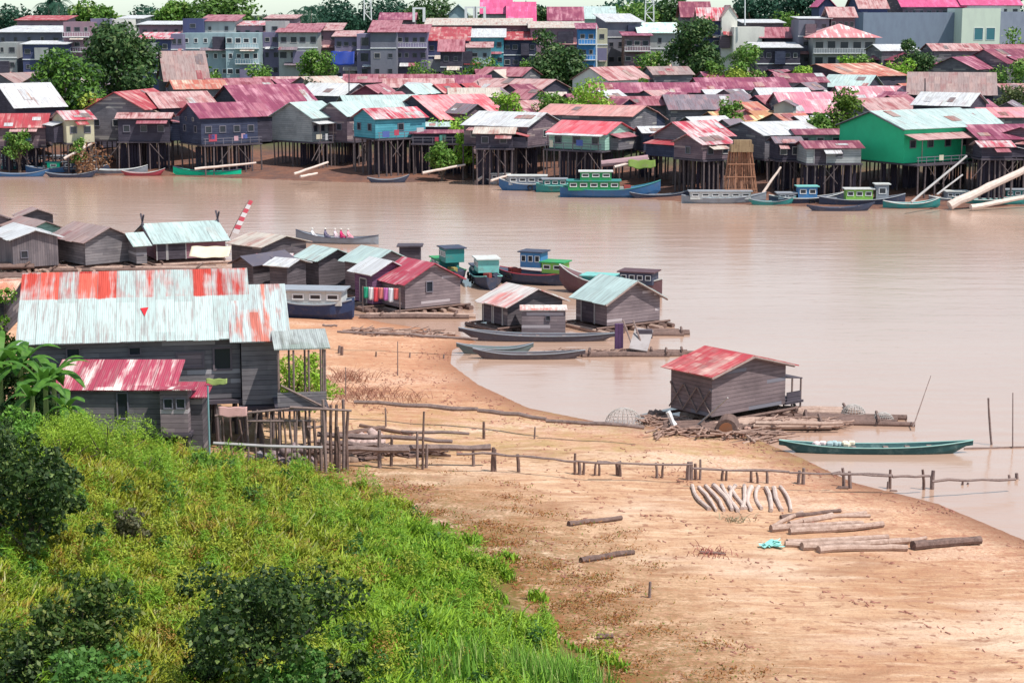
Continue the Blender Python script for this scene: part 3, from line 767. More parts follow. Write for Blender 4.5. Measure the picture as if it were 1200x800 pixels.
# ---------- more small roofs filling the lanes -------------
fill = [
(268,152,114,40,26,24,124,PALEP,'small blush gable just right of the yellow green shrub'),
(270,300,108,-50,26,26,118,SALM,'little salmon gable on the slope of the very large magenta hall'),
(276,360,104,35,18,22,112,MAG,'little magenta gable beside the grey twiggy bush'),
(258,446,108,50,24,26,118,PINK,'rose gable wedged between the maroon gable and the cyan roof'),
(272,496,97,-45,20,22,106,WHT,'little white gable left of the tiny red gable'),
(276,540,98,30,16,24,107,RED,'little red gable above the cream roof'),
(280,596,99,50,26,24,108,MAG2,'little maroon gable above the bright green tree'),
(262,634,105,-50,28,30,117,PINK,'rose gable above the bush left of the lime bush'),
(274,676,104,40,20,24,112,GREY,'little grey gable above the lime green bush'),
(270,700,106,50,26,26,116,WHT,'little white gable right of the lime green bush'),
(262,738,116,-40,22,28,126,MAG2,'maroon gable left of the small dark gable'),
(276,754,106,60,30,22,114,PALEP,'blush gable under the long magenta shed'),
(270,806,109,-40,22,24,118,MAG,'magenta gable rising over the broad grey roof'),
(256,864,120,50,26,28,131,SALM,'salmon gable beside the small round tree'),
(268,848,105,40,22,24,114,GREY,'little dark gable between the white roofs'),
(244,874,128,-45,28,30,139,PINK,'rose gable behind the large plain white roof'),
(256,948,118,50,30,30,130,MAG,'magenta gable left of the olive green round tree'),
(286,938,97,40,22,24,106,GREY,'dark gable in front of the salmon hall'),
(282,1010,104,-50,26,28,113,MAG2,'maroon gable below the pale green white roof'),
(262,1040,112,45,30,30,123,PINK,'rose gable above the bright green house roof'),
(268,1064,108,-40,24,26,118,MAG,'magenta gable left of the clean white roof'),
(300,1052,98,50,24,24,107,SALM,'salmon gable left of the big beige roof'),
(256,1076,118,40,24,30,129,WHTC,'pale gable touching the clean white roof'),
(250,1100,122,-50,26,30,132,PALEP,'blush gable in front of the clean white roof'),
(326,900,82,50,26,26,90,MAG2,'maroon gable in the shrubs right of the palm'),
(320,730,86,-45,24,24,94,PINK,'rose gable behind the long magenta shed'),
(330,665,86,40,20,22,93,GREY,'grey gable behind the whitewashed gable house'),
(316,540,88,50,22,22,95,SALM,'salmon gable below the tiered red houses'),
(316,450,88,-45,26,22,95,PALEP,'blush gable below the rough grey block'),
(314,388,90,50,24,24,98,WHT,'white gable left of the rough grey block'),
(296,270,96,-40,24,26,105,MAG2,'maroon gable among the rose roofs at the left'),
(300,222,96,40,18,22,104,WHT,'small white gable right of the thatched looking roof'),
(256,104,116,50,24,26,127,RED,'little red gable peeping over the yellow green shrub'),
(262,14,118,40,24,24,128,MAG,'little magenta gable under the broad white roof at far left'),
(246,560,122,-40,26,30,134,GREY,'dark gable right of the big red hall roof'),
(240,600,128,50,24,28,140,MAG2,'maroon gable directly behind the white roofed stilt house'),
(242,690,126,40,26,28,137,SALM,'salmon gable in the long dusty pink roof'),
(238,770,130,-45,26,30,142,PALEP,'blush gable behind the brown grey stilt house'),
(228,846,140,45,24,28,152,GREY,'dark gable left of the large plain white roof'),
(232,1130,136,-40,28,30,148,PALEP,'blush gable behind the magenta house at the right'),
(340,1180,66,50,28,30,75,MAG,'magenta gable at the right edge under the warehouse'),
(348,1060,62,-40,26,28,71,MAG2,'maroon gable behind the dark round tree'),
]
for e in fill: t(*e, wall=random.choice((wDARK,wGREY,wPURP,wNAVY)))
# ---------- concrete blocks and taller houses behind -------------
b = block
b(410,-6,74,38,14,wCONC,3,5,'grey apartment block with a long white roof at the top left',roof=WHT,rise=1.2,yaw=-4)
b(395,-4,19,50,8,wCONCL,2,2,'pale annex at the left edge below the long white roof',cat='building')
b(392,26,76,52,9,wNAVYP,3,4,'purple blue shaded house front below the long white roof',roof=WHT,rise=.5,over=.5)
b(398,74,106,26,12,wPINKW,4,3,'narrow apartment house with white balconies left of the dark tree',balc=((0,0,1),(1,.1,.9),(2,0,1)))
b(404,106,122,22,10,wLILAC,1,1,'blue grey concrete stair tower left of the dark tree',skipf=(0,))
b(412,121,151,23,12,wWHITE,2,1,'cream blank walled building just above the dark tree',skipf=(0,1))
b(420,140,165,22,12,wCONCL,2,3,'small white roofed building at the upper left',roof=WHT,rise=.6)
b(405,163,212,29,12,wPINKW,3,4,'building with a bright white roof left of the mint block',roof=WHT,rise=.6)
b(385,163,200,46,8,wNAVYP,2,3,'navy walled house with a red and white roof left of the mint block',roof=REDW,rise=1.2)
b(385,200,214,40,10,wLILAC,3,2,'narrow lilac house at the left end of the mint block')
b(388,213,268,39,12,wBLUEG,3,5,'mint grey three storey block with two rows of windows',fcol=WHITE)
b(386,264,303,39,12,wBLUEG,3,4,'mint grey block with balconies and an outdoor stair',balc=((0,.3,1),(1,.3,1)),fcol=WHITE)
b(394,214,238,22,10,wNAVYP,1,1,'slate blue upper storey behind the mint block')
b(396,236,275,25,12,wCONCL,1,2,'cream upper storey with a pink roof above the mint block',roof=PINK,rise=1.2)
b(398,272,308,30,10,wPINKW,1,3,'pink upper storey with cluttered roof terrace',roof=REDW,rise=.8)
b(392,308,327,38,10,wLILAC,3,2,'blue grey narrow block right of the mint blocks')
b(394,311,334,25,8,wCONCL,2,1,'small rooftop tower with one dark window',cat='tower')
b(388,326,372,38,13,wCONCL,2,4,'grey apartment block with pale red roof in the middle left',roof=PINK,rise=1.6,wsz=(1.5,1.3))
b(396,368,398,36,11,wPINKW,2,2,'brick pink walled house beside the blue tarpaulin',roof=PALEP,rise=1.4)
b(386,392,420,43,10,wLILAC,3,3,'lilac shaded house above the blue tarpaulin',roof=PALEP,rise=1.0)
b(380,418,436,40,12,wLILAC,3,1,'narrow lilac front with two dark openings',wsz=(1.6,2.0))
b(378,434,464,38,14,wCONC,3,2,'rough grey concrete block under the long pink roof',roof=PINK,rise=2.2,skipf=(0,))
b(385,463,500,38,12,wLILAC,2,4,'two storey house with white columns and balcony',balc=((0,0,1),),roof=PINK,rise=1.4)
b(392,500,548,48,12,wNAVYP,2,4,'house with a broad red roof left of the tiered houses',roof=RED,rise=2.6)
b(372,516,541,60,9,wDARK,2,2,'lower house with a steep rose roof in the tiered group',roof=PINK,rise=2.2,rtype='gable')
b(385,538,575,56,10,wBLUEG,2,3,'pale fronted house with a curved blush awning roof',roof=PALEP,rise=1.0)
b(395,552,590,44,12,wTEAL,2,4,'blue green house with a white roof in the tiered group',roof=WHT,rise=1.6)
b(398,580,628,47,12,wNAVY,2,5,'navy walled house under a red roof right of the tiered group',roof=RED,rise=1.6)
b(410,500,622,30,12,wPURP,1,10,'long cream roofed terrace below the pink hall roofs',roof=CREAM,rise=1.4,cat='building')
b(400,622,684,33,12,wPINKW,2,6,'pale roofed row house behind the dark bushy tree',roof=CREAM,rise=1.2)
b(382,678,698,34,9,wBLUE,3,2,'narrow bright blue house front in the middle of town',roof=MAG,rise=1.0,balc=((0,0,1),(1,0,1)))
b(384,698,712,34,10,wCREAM,2,1,'cream side wall right of the bright blue house')
b(396,712,752,26,14,wCONC,3,4,'unfinished grey concrete house with a sloping pale roof',roof=WHT,rise=1.6,skipf=(0,),yaw=8)
b(384,732,762,42,10,wPURP,2,3,'purple fronted house under a magenta awning',roof=MAG,rise=.6,balc=((0,0,1),))
b(390,750,796,39,10,wCONCL,2,3,'house with a turquoise and white roof in the middle right',roof=roofmat((.45,.75,.68),(.8,.72,.6),.55),rise=2.0)
b(392,820,847,24,8,wNAVYP,3,2,'blue shaded front of the tall house with red striped roof',roof=REDW,rise=2.6,rtype='gable')  # navy wall colour stands for the unlit left face of the white house
b(390,846,864,20,9,wWHITE,2,1,'tall white blank wall with pointed gable',roof=PALEP,rise=2.4,rtype='gablef',over=.2,skipf=(0,1))
b(386,860,896,32,9,wWHITE,1,1,'low cream blank wall right of the tall white gable',skipf=(0,))
b(400,872,918,27,12,wGREY,1,4,'pale flat roofed terrace house below the dark wood',roof=WHT,rise=.6)
b(386,893,936,44,10,wDARK,1,4,'house with a pink pitched roof left of the pavilion',roof=PINK,rise=2.0,rtype='gable')
b(372,886,938,56,10,wDARK,2,5,'house with stacked white awnings left of the pavilion',roof=WHT,rise=.8)
b(378,936,955,24,10,wCONC,3,1,'narrow dark grey tower block left of the pavilion',skipf=(0,))
b(386,938,972,22,10,wCONC,1,3,'grey wall with a thin white coping above the pavilion',roof=WHT,rise=.3)
b(386,974,1002,20,9,wPURP,1,4,'small upper storey with a pink pitched roof above the pavilion',roof=PALEP,rise=2.0,rtype='gable')
b(372,953,1026,44,12,wCONCL,2,5,'open pavilion with a red hipped roof and white columns',roof=roofmat((.62,.22,.24),(.78,.68,.6),.3),rise=2.6,rtype='hip',over=1.2,wsz=(2.2,1.7),balc=((0,0,1),),name='pavilion',cat='pavilion')
b(470,1012,1130,15,30,plaster((.22,.26,.34),.5,(.16,.17,.24)),1,1,'huge windowless blue grey warehouse wall at the top right',skipf=(0,),name='warehouse',cat='warehouse')
b(462,1128,1173,10,16,plaster((.62,.68,.58),.25,(.4,.42,.4)),1,2,'pale cream warehouse annex with two tall teal windows',wsz=(.1,.1),skipf=(0,),name='warehouse_annex',cat='building')
b(470,1173,1215,14,30,plaster((.26,.28,.36),.5,(.16,.17,.24)),1,1,'blue grey warehouse wall right of the cream annex',skipf=(0,),name='warehouse',cat='warehouse')
HOT = roofmat((.6,.09,.22),(.72,.15,.28),.3,streak=.2)
b(500,1058,1130,8,26,wPURP,1,8,'big bright pink roof behind the grey warehouse',roof=HOT,rise=5,rtype='gable',cat='building')
b(500,1128,1196,6,26,wWHITE,1,6,'hot pink roof above the cream annex',roof=HOT,rise=5,rtype='gable',cat='building')
b(490,1008,1040,10,20,wNAVYP,1,3,'pale pink sloping roof left of the bright pink roofs',roof=PALEP,rise=4.5,rtype='gable',cat='building')
b(480,960,978,8,12,wNAVYP,1,1,'small hot pink gable above the pavilion',roof=HOT,rise=2.5,rtype='gablef',cat='building')
b(455,565,598,16,16,wCONCL,1,4,'bright pink hall roof at the top centre',roof=HOT,rise=5.5,rtype='gable',cat='building')
b(448,596,626,25,16,wPURP,1,1,'second bright pink roof beside the pink hall',roof=HOT,rise=4.5,rtype='gable',cat='building',skipf=(0,))
b(455,644,682,24,12,wCONCL,1,4,'magenta roof behind the long cream terrace roofs',roof=MAG,rise=3.2,rtype='gable',cat='building')
b(470,684,720,22,12,wMINT,1,1,'pale green gable roof behind the blue house',roof=WHTC,rise=3.0,rtype='gable',skipf=(0,),cat='building')
b(455,446,485,23,12,wPURP,1,4,'magenta roofed house in front of the far dark wood',roof=MAG,rise=1.6,rtype='gable',cat='building')
b(452,526,548,17,8,wBLUEG,1,2,'grey green water tank house at the top centre',roof=WHTC,rise=2.4,rtype='gablef',cat='building')
b(450,800,832,20,12,wPURP,1,3,'plum roofed house behind the red striped roof',roof=MAG2,rise=3.6,rtype='gable',cat='building')
b(440,312,345,22,12,wPINKW,1,3,'small rose house behind the rooftop tower',roof=PALEP,rise=.8,cat='building')
b(450,20,75,24,12,wPINKW,1,5,'low red roofed house behind the long white roof',roof=RED,rise=1.0,cat='building')
# annex windows
a_ = [o for o in bpy.data.objects if o.name.startswith('warehouse_annex')][0]
Hh = 0
for sx in (-.5,2.4):
    window(a_, (sx,-8,P(1150,40,462).z-fz(50,462)), 2.2, 3.0, 0, WHITE, glassmat((.04,.16,.2)))
# ---------- poles, masts -------------
def pole(D, x, y0, y1, r, label, lean=0, mat=None):
    a = P(x,y1,D); bq = P(x+lean,y0,D)
    return tag(MB().tube([(0,0,0),(bq.x-a.x,0,bq.z-a.z)],[r,r*.7],6).build('pole', mat or WHITE, None, a), label, 'pole')
pole(360,699,30,82,.16,'white utility pole beside the bright blue house')
pole(262,409,80,132,.1,'thin dark mast standing among the cyan roofs',mat=DARK)
pole(268,1084,92,112,.12,'dark pole in front of the big beige roof',mat=DARK)
pole(385,873,-10,30,.15,'tall pale pole behind the low cream wall')
def mast(D, x, y0, y1, w, label):
    a = P(x,y1,D); H = P(x,y0,D).z-a.z
    root = empty('radio_mast', a, 0, label, 'radio mast')
    for sx in (-1,1):
        for sy in (-1,1): MB().tube([(sx*w,sy*w,0),(sx*w*.8,sy*w*.8,H)],.09,5).build('leg', WHITE, root)
    m = MB(); k = int(H/2.2)
    for i in range(k):
        z0 = i*H/k; z1 = (i+1)*H/k; sg = 1 if i%2 else -1
        m.tube([(-w*sg,-w,z0),(w*sg,-w,z1)],.05,4); m.tube([(-w*sg,w,z0),(w*sg,w,z1)],.05,4); m.tube([(-w,-w,z1),(w,-w,z1)],.05,4)
    m.build('lattice', WHITE, root); return root
mast(480,761,-30,26,1.1,'tall white lattice mast behind the turquoise roof')
mast(520,431,-25,24,1.0,'pale lattice mast in front of the far wood')
def gatepost(D,x,y0,y1,label):
    a = P(x,y1,D); H = P(x,y0,D).z-a.z
    m = MB().box((-1.2,0,H/2),(.6,.8,H)).box((1.2,0,H/2),(.6,.8,H)).box((0,0,H-.2),(1.8,.7,.4)).build('gate_frame', WHITE, None, a)
    tag(m, label, 'frame')
gatepost(448,491,9,26,'white rooftop frame right of the magenta roof')
gatepost(446,552,8,26,'white rooftop frame left of the pink hall')
gatepost(446,562,8,26,'white rooftop frame touching the pink hall')
# blue tarpaulin
a = P(384,74,376)
def cloth(name, a, w, hgt, mat, label, cat, rz=0, sag=.25, tilt=.5, parent=None):
    nx, ny = 14, 8; vs_ = []; fs = []
    for j in range(ny+1):
        for i in range(nx+1):
            u=i/nx; v=j/ny
            vs_.append((w*(u-.5), -v*tilt*hgt+sag*.4*math.sin(u*9+v*2), hgt*(1-v)-sag*math.sin(u*math.pi)*v+sag*.25*math.sin(u*13)))
    m = MB(); m.v = vs_
    for j in range(ny):
        for i in range(nx): q=j*(nx+1)+i; m.f.append((q,q+1,q+nx+2,q+nx+1))
    o = m.build(name, mat, parent, a if parent is None else None, smooth=True)
    o.rotation_euler.z = rz
    md = o.modifiers.new('s','SOLIDIFY'); md.thickness = .02
    return tag(o, label, cat) if label else o
cloth('tarpaulin', P(402,75,372), 4.6, 2.4, paint((.01,.035,.24),.6,.6,(.02,.03,.1)), 'bright blue tarpaulin hung between grey concrete houses', 'tarpaulin', tilt=.6)
# fish trap stack
a = P(868,216,200); a.z = 0.05
root = empty('fish_trap_rack', a, 0, 'orange brown conical stack of fish traps and poles at the water edge', 'fish trap rack')
TRAP = wood((.2,.075,.045),(.42,.22,.14))
Ht = P(868,178,200).z
random.seed(5)
for k in range(26):
    x0 = -1.9+3.8*k/25; x1 = -1.3+2.4*k/25
    MB().tube([(x0,random.uniform(-.6,.5),0),(x1,random.uniform(-.2,.4),Ht)],.06,5).build('slat', TRAP, root)
for z in (.25,.5,.75): MB().box((0,-.55+z*.4,Ht*z),(3.6-z,.1,.1)).build('crossbar', TRAP, root)
MB().box((0,.1,Ht+.35),(2.4,1.3,.8)).box((.1,.1,Ht+.95),(1.9,1.1,.5)).build('wicker_top', plankmat((.2,.13,.08),(.38,.27,.16),.12,True), root)
# big leaning trunk at right and ramp poles
def logobj(name, p0, p1, r0, r1, label, cat, mat=LOG, group=None, bend=0, n=8, seg=6, capm=None):
    p0=Vector(p0); p1=Vector(p1); pts=[]; rs=[]
    side = (p1-p0).cross(Vector((0,0,1)));  side = side.normalized() if side.length>1e-4 else Vector((1,0,0))
    for k in range(seg+1):
        u=k/seg; pts.append((p1-p0)*u+side*bend*math.sin(u*math.pi)+Vector((random.uniform(-.3,.3)*r0,random.uniform(-.3,.3)*r0,random.uniform(-.25,.25)*r0))*.6)
        rs.append((r0*(1-u)+r1*u)*random.uniform(.9,1.1))
    o = MB().tube(pts,rs,n).build(name, mat, None, p0, smooth=False)
    return tag(o,label,cat,group)
PALELOG = wood((.5,.38,.33),(.72,.6,.54))
logobj('fallen_log', P(1112,241,192), P(1206,196,195), .5,.3,'huge pale tree trunk leaning up the bank at the far right','log',PALELOG,n=10,seg=8)
logobj('fallen_log', P(1138,243,191), P(1210,229,194), .3,.2,'long pale pole lying on the mud below the leaning trunk','log',PALELOG)
logobj('gangway_pole', P(1068,237,188), P(1133,183,192), .14,.1,'long grey pole slanting up to the bright green house deck','pole',FRAME)
logobj('gangway_pole', P(1098,228,188), P(1128,205,190), .1,.08,'short grey pole slanting beside the longer gangway pole','pole',FRAME)
for i,(x0,y0,x1,y1,D_,lb) in enumerate([(345,204,385,190,221,'pale plank ramp leading up under the brown gabled house'),(352,207,372,203,219,'short pale log at the foot of the plank ramp'),(560,211,575,201,220,'short forked pole leaning on the mud bank'),(495,203,545,193,221,'brown gangplank slanting up beside the green shrub'),(575,212,600,204,218,'pale plank ramp next to the white motor boat'),(75,186,108,168,232,'pale pole slanting up from the boats to the grey house'),(95,183,100,168,233,'thin plank ladder behind the left boats'),(228,198,300,191,228,'pale drift log behind the green canoe'),(890,232,915,196,202,'dark slanting prop pole right of the fish traps'),(720,196,760,186,208,'thick pale log stored under the mint green house')]):
    logobj('plank_ramp' if 'ramp' in lb or 'gang' in lb else 'pole', P(x0,y0,D_), P(x1,y1,D_+2), .16,.12, lb, 'plank' if 'plank' in lb else 'pole', PALELOG)
tag(MB().tube([(-2.6,0,0),(2.6,0,.5)],[.35,.5],8).build('upturned_canoe', paint((.4,.25,.27),.6,.4), None, P(732,192,209)), 'reddish hull stored on the stilts below the mint green house', 'canoe')
cloth('tarpaulin', P(752,195,208), 3.0,.7, paint((.16,.24,.05),.8,.5),'yellow green sheet spread under the navy shed','tarpaulin')
# ---------- boats -------------
def hull_mesh(L, B, H, bow=.6, stern=.3, n=18, draft=.25, full=.5, rake=.12, deckdrop=.25, slim=False):
    """closed hull; x from -L/2 (stern) to L/2 (bow); returns outer hull MB and inner deck MB"""
    st = []
    for i in range(n+1):
        u = i/n; x = -L/2+L*u
        w = B/2*max(.03, (1-abs(2*u-1)**(1.6+2*full)))
        if u < .5 and not slim: w = max(w, B/2*(.35+.65*min(1,(u+.02)*4))*(1 if full>.6 else min(1,(u+.03)*3)))
        sh = H + bow*max(0,(u-.45)/.55)**2.2 + stern*max(0,(.4-u)/.4)**2
        kb = -draft + (bow+H)*.55*max(0,(u-.82)/.18)**2 + (H)*.3*max(0,(.1-u)/.1)
        st.append((x,w,sh,kb))
    m = MB(); ring = []
    if slim: st = [(x,w,sh,(kb if abs(2*i/n-1)<.6 else kb+(sh-kb-.06)*((abs(2*i/n-1)-.6)/.4)**1.6)) for i,(x,w,sh,kb) in enumerate(st)]
    for (x,w,sh,kb) in st:
        i0 = len(m.v)
        m.v += [(x,-w,sh),(x,-w*.86,(sh+kb)*.45),(x,-w*.35,kb),(x,w*.35,kb),(x,w*.86,(sh+kb)*.45),(x,w,sh),(x,w-.07 if w>.12 else w*.5,sh-.002),(x,max(w*.75-.07,.01),sh-deckdrop),(x,-max(w*.75-.07,.01),sh-deckdrop),(x,-(w-.07 if w>.12 else w*.5),sh-.002)]
        ring.append(i0)
    K=10
    for a,b in zip(ring[:-1],ring[1:]):
        for q in range(K): m.f.append((a+q,b+q,b+(q+1)%K,a+(q+1)%K))
    m.f.append(tuple(ring[0]+q for q in range(K))); m.f.append(tuple(ring[-1]+q for q in range(K))[::-1])
    return m, st
def boat(name, loc, rz, L, B, H, hullm, label, cabins=(), gunwale=None, bow=.6, stern=.3, cat='boat', deck=None, full=.5, thwarts=0, group=None, extras=True):
    root = empty(name, loc, rz, label, cat, group)
    if name == 'cargo_boat': root.scale = (.86,.86,.86)
    m, st = hull_mesh(L,B,H,bow,stern,full=full,deckdrop=.12 if cabins else .22,slim=(name!='house_boat' and not cabins and B<1.3))
    m.build('hull', hullm, root, smooth=False)
    if gunwale:
        g = MB()
        for sd in (-1,1): g.tube([(x,sd*(w+.01),sh+.02) for x,w,sh,kb in st],.03 if B<1.35 else .05,5)
        g.build('gunwale', gunwale, root)
    for k in range(thwarts):
        u = .2+.6*k/max(1,thwarts-1); q = st[int(u*18)]
        MB().box((q[0],0,q[2]-.1),(.22,q[1]*1.7,.05)).build('thwart', POST, root)
    if L>6 and cabins:
        rr_=random.Random(int(L*37+loc[0]*3))
        for k in range(rr_.choice((2,3,4))):
            q=st[rr_.randrange(4,14)]; sd=rr_.choice((-1,1)); yy=sd*(q[1]+.1)
            MB().tube([(q[0]+.26*math.cos(a_),yy,q[2]-.35+.26*math.sin(a_)) for a_ in [k2*math.pi/5 for k2 in range(11)]],.08,5,cap=False).build('tyre',TYRE,root)
        for k in range(rr_.choice((2,4))):
            q=st[rr_.randrange(3,15)]; MB().box((q[0],rr_.uniform(-.3,.3),q[2]+.1),(rr_.uniform(.4,.8),rr_.uniform(.3,.6),rr_.uniform(.3,.5)),rr_.random()).build('cargo',rr_.choice(CARGO),root)
    for (x,cl,cw,ch,cm,rm,nw,base) in cabins:
        c = MB().box((x,0,base+ch/2),(cl,cw,ch)).build('cabin', cm, root)
        MB().box((x,0,base+ch+.05),(cl+.4,cw+.35,.1)).build('cabin_roof', rm, c)
        for k in range(nw):
            xx = x-cl/2+cl*(k+.5)/nw
            for sd,rr in ((-1,0),(1,math.pi)):
                window(c,(xx,sd*cw/2,base+ch*.6),min(.8,cl/nw*.7),ch*.42,rr,WHITE,PANE,th=.05)
    return root
random.seed(21)
TYRE=paint((.015,.015,.017),.8,.2); CARGO=[paint(c,.8,.4) for c in ((.3,.2,.12),(.45,.42,.38),(.35,.06,.05),(.08,.2,.3),(.4,.3,.1))]
bBLUE=paint((.05,.14,.3),.5,.3); bGREEN=paint((.03,.28,.1),.6,.5); bTEAL=paint((.04,.24,.23),.6,.5); bDARK=paint((.05,.06,.1),.6,.4,(.2,.14,.12)); bRED=paint((.35,.05,.07),.5,.4)
bWHITE=paint((.55,.56,.55),.6,.6,(.3,.22,.18)); bCYAN=paint((.18,.48,.45),.6,.5); bGREY=paint((.28,.3,.34),.6,.4); bLBLUE=paint((.06,.2,.42),.6,.5); bLG=paint((.25,.5,.1),.5,.3); bEM=paint((.0,.55,.3),.5,.2)
def at0(px,py): v=PZ(px,py,0); v.z=-.05; return v
b_ = boat
b_('motor_boat', at0(22,200), 0.03, 7.5,1.7,.7,bTEAL,'long green grey boat with white rail at the far left edge',cabins=((-.5,3,1.3,.8,bGREY,bWHITE,3,.6),),gunwale=bWHITE)
b_('motor_boat', at0(60,203), -.05, 6.5,1.6,.7,bBLUE,'navy boat with green bow box in the left boat cluster',cabins=((.5,1.6,1.2,.8,bEM,bTEAL,1,.6),),gunwale=bGREY)
b_('motor_boat', at0(96,203), .04, 7,1.6,.6,bDARK,'dark cabin boat with a white roofed box below the cream cottage',cabins=((-.3,3.8,1.3,1.0,bDARK,bWHITE,3,.5),),gunwale=bGREY)
b_('wooden_boat', at0(138,204), 0.05, 7.5,1.5,.55,bGREY,'low open boat heaped with red and white goods',gunwale=bWHITE,thwarts=4)
b_('wooden_boat', at0(118,195), .0, 6,1.4,.6,bDARK,'black boat behind the open goods boat',gunwale=bRED,thwarts=2,cabins=((0,2.2,1.1,.8,bDARK,bWHITE,2,.5),))
b_('wooden_boat', at0(243,206), math.pi-.03, 8.5,1.4,.6,bEM,'long emerald green canoe moored below the slate blue gable',gunwale=bDARK,thwarts=3)
b_('motor_boat', at0(618,223), math.pi-.04, 6.5,1.9,.8,bBLUE,'white awning passenger boat with open windows',cabins=((0,4.2,1.5,1.0,bGREY,bWHITE,4,.7),),gunwale=bWHITE)
b_('motor_boat', at0(652,225), .05, 4.6,1.7,.8,bTEAL,'small teal boat between the white and green boats',cabins=((-.2,2.6,1.3,.8,bTEAL,bGREY,3,.7),),gunwale=bCYAN)
b_('motor_boat', at0(715,231), -.03, 11,2.4,.9,bBLUE,'large emerald green cabin boat with navy hull below the mint gable',cabins=((-1.8,5.6,2.0,1.0,bGREEN,bTEAL,5,.85),(-1.6,3.4,1.7,.9,bGREEN,bWHITE,3,1.95)),gunwale=bTEAL,bow=1.0)
b_('wooden_boat', at0(848,238), 0.0, 9,1.6,.6,bGREY,'long flat grey ferry boat with white windows below the fish trap',cabins=((-.4,6.4,1.3,.8,bWHITE,bGREY,6,.5),),gunwale=bGREY)
b_('motor_boat', at0(945,239), .02, 8,1.9,.7,bDARK,'dark boat with a blue wheelhouse below the green walled hut',cabins=((0,2.0,1.4,1.2,bLBLUE,bCYAN,2,.7),(-2.2,1.8,1.3,.6,bGREY,bGREY,2,.6)),gunwale=bWHITE)
b_('motor_boat', at0(1010,241), -.02, 9,2.0,.7,bDARK,'dark boat with a lime green wheelhouse and grey deck',cabins=((-.4,2.8,1.5,1.1,bLG,bWHITE,3,.7),(2.0,1.3,1.2,1.6,bGREY,bWHITE,1,.7)),gunwale=bGREY)
b_('wooden_boat', at0(1068,244), .06, 6,1.5,.55,bTEAL,'pale green open boat at the foot of the gangway pole',gunwale=bWHITE,thwarts=3)
b_('wooden_boat', at0(1160,240), -.05, 8,1.6,.6,bTEAL,'long pale green boat behind the huge leaning trunk',gunwale=bWHITE,thwarts=4)
b_('wooden_boat', at0(985,247), .02, 7,1.2,.4,bDARK,'thin dark canoe in front of the blue and lime wheelhouses',thwarts=3)
for (px,py,L_,c_,g_,cab,lb_) in [
(8,193,6,bGREY,bWHITE,1,'grey cabin boat close to the bank at the far left edge'),
(38,194,6.5,bDARK,bRED,1,'dark boat with maroon rail second from the left edge'),
(72,194,5.5,bTEAL,bWHITE,1,'teal cabin boat tucked behind the navy boat'),
(84,208,6.5,bDARK,bGREY,0,'outermost dark canoe of the left boat cluster'),
(24,207,7,bBLUE,bGREY,0,'outermost blue canoe at the left edge'),
(168,206,5.5,bRED,bWHITE,0,'maroon canoe right of the goods boat'),
(455,214,5,bDARK,bGREY,0,'black canoe under the teal stilt house'),
(590,216,5.5,bGREY,bWHITE,1,'grey cabin boat at the left end of the centre fleet'),
(775,232,7,bDARK,bGREY,0,'dark canoe right of the large emerald boat'),
(905,240,5,bTEAL,bGREY,0,'teal canoe between the flat ferry and the blue wheelhouse'),
(1118,238,5.5,bGREY,bWHITE,1,'grey cabin boat half behind the huge leaning trunk'),
(1188,236,6,bDARK,bRED,1,'dark cabin boat at the right edge of the bank')]:
    b_('wooden_boat', at0(px,py), random.uniform(-.08,.08), L_,1.5 if cab else 1.1,.55 if cab else .4,c_,lb_,gunwale=g_,thwarts=0 if cab else 3,cabins=((random.uniform(-.6,.6),L_*.4,1.2,.8,random.choice((bGREY,bDARK,bTEAL,bWHITE)),random.choice((bGREY,bWHITE,bDARK)),3,.5),) if cab else ())
# near river boats beyond the floating houses
b_('cargo_boat', PZ(524,326,0), 1.9, 7.5,2.3,.9,bDARK,'boat with a dark teal wheelhouse behind the red striped floating house',cabins=((-1.4,2.0,1.7,1.2,bTEAL,bDARK,3,1.7),(0.6,2.6,1.8,.8,bTEAL,bGREEN,2,.9)),gunwale=bGREEN,bow=.6,full=.7)
b_('cargo_boat', PZ(568,333,0), 1.75, 7.5,2.4,.9,bDARK,'boat with a white roofed turquoise wheelhouse in the middle of the moored three',cabins=((-1.0,2.2,1.8,1.1,bCYAN,bWHITE,3,1.3),(1.2,1.8,1.8,.6,bTEAL,bDARK,2,.9)),gunwale=bCYAN,bow=.7,full=.7)
b_('cargo_boat', PZ(622,332,0), 2.75, 7.2,2.3,.9,bDARK,'dark hulled boat with a blue wheelhouse and lime green stern cabin',cabins=((-.3,1.9,1.7,1.3,bLBLUE,bDARK,3,1.5),(-2.3,1.9,1.7,.9,bLG,bGREEN,2,1.1)),gunwale=bRED,bow=.5,full=.7)
b_('cargo_boat', PZ(715,344,0), math.pi-.35, 9,2.5,.95,paint((.14,.07,.08),.6,.4),'large wooden boat with turquoise deck roof and raised maroon bow',cabins=((.5,3.4,1.8,.6,bTEAL,bCYAN,0,.9),(-2.5,2.8,1.9,1.0,bDARK,paint((.1,.05,.06),.6),4,1.0)),gunwale=bWHITE,bow=1.3,stern=.5,full=.6)
b_('house_boat', PZ(362,374,0)+Vector((0,0,.12)), math.pi-.12, 6.0,2.3,1.0,paint((.03,.05,.12),.5,.35),'beached navy hulled boat with a long white grey cabin beside the rusty roof',cabins=((-.1,4.6,1.9,.95,bWHITE,bGREY,4,.95),),gunwale=bGREY,bow=.7,full=.8)
fb = b_('wooden_boat', PZ(395,285,0), math.pi-.22, 7.6,1.3,.5,bGREY,'open longboat carrying people on the river behind the white roofs',gunwale=bDARK,bow=.6,thwarts=4)
b_('canoe', PZ(630,399,0), math.pi-.02, 9.8,1.1,.34,paint((.09,.08,.1),.6,.4),'long dark canoe moored along the two middle floating houses',gunwale=bGREY,bow=.45,stern=.15,thwarts=5)
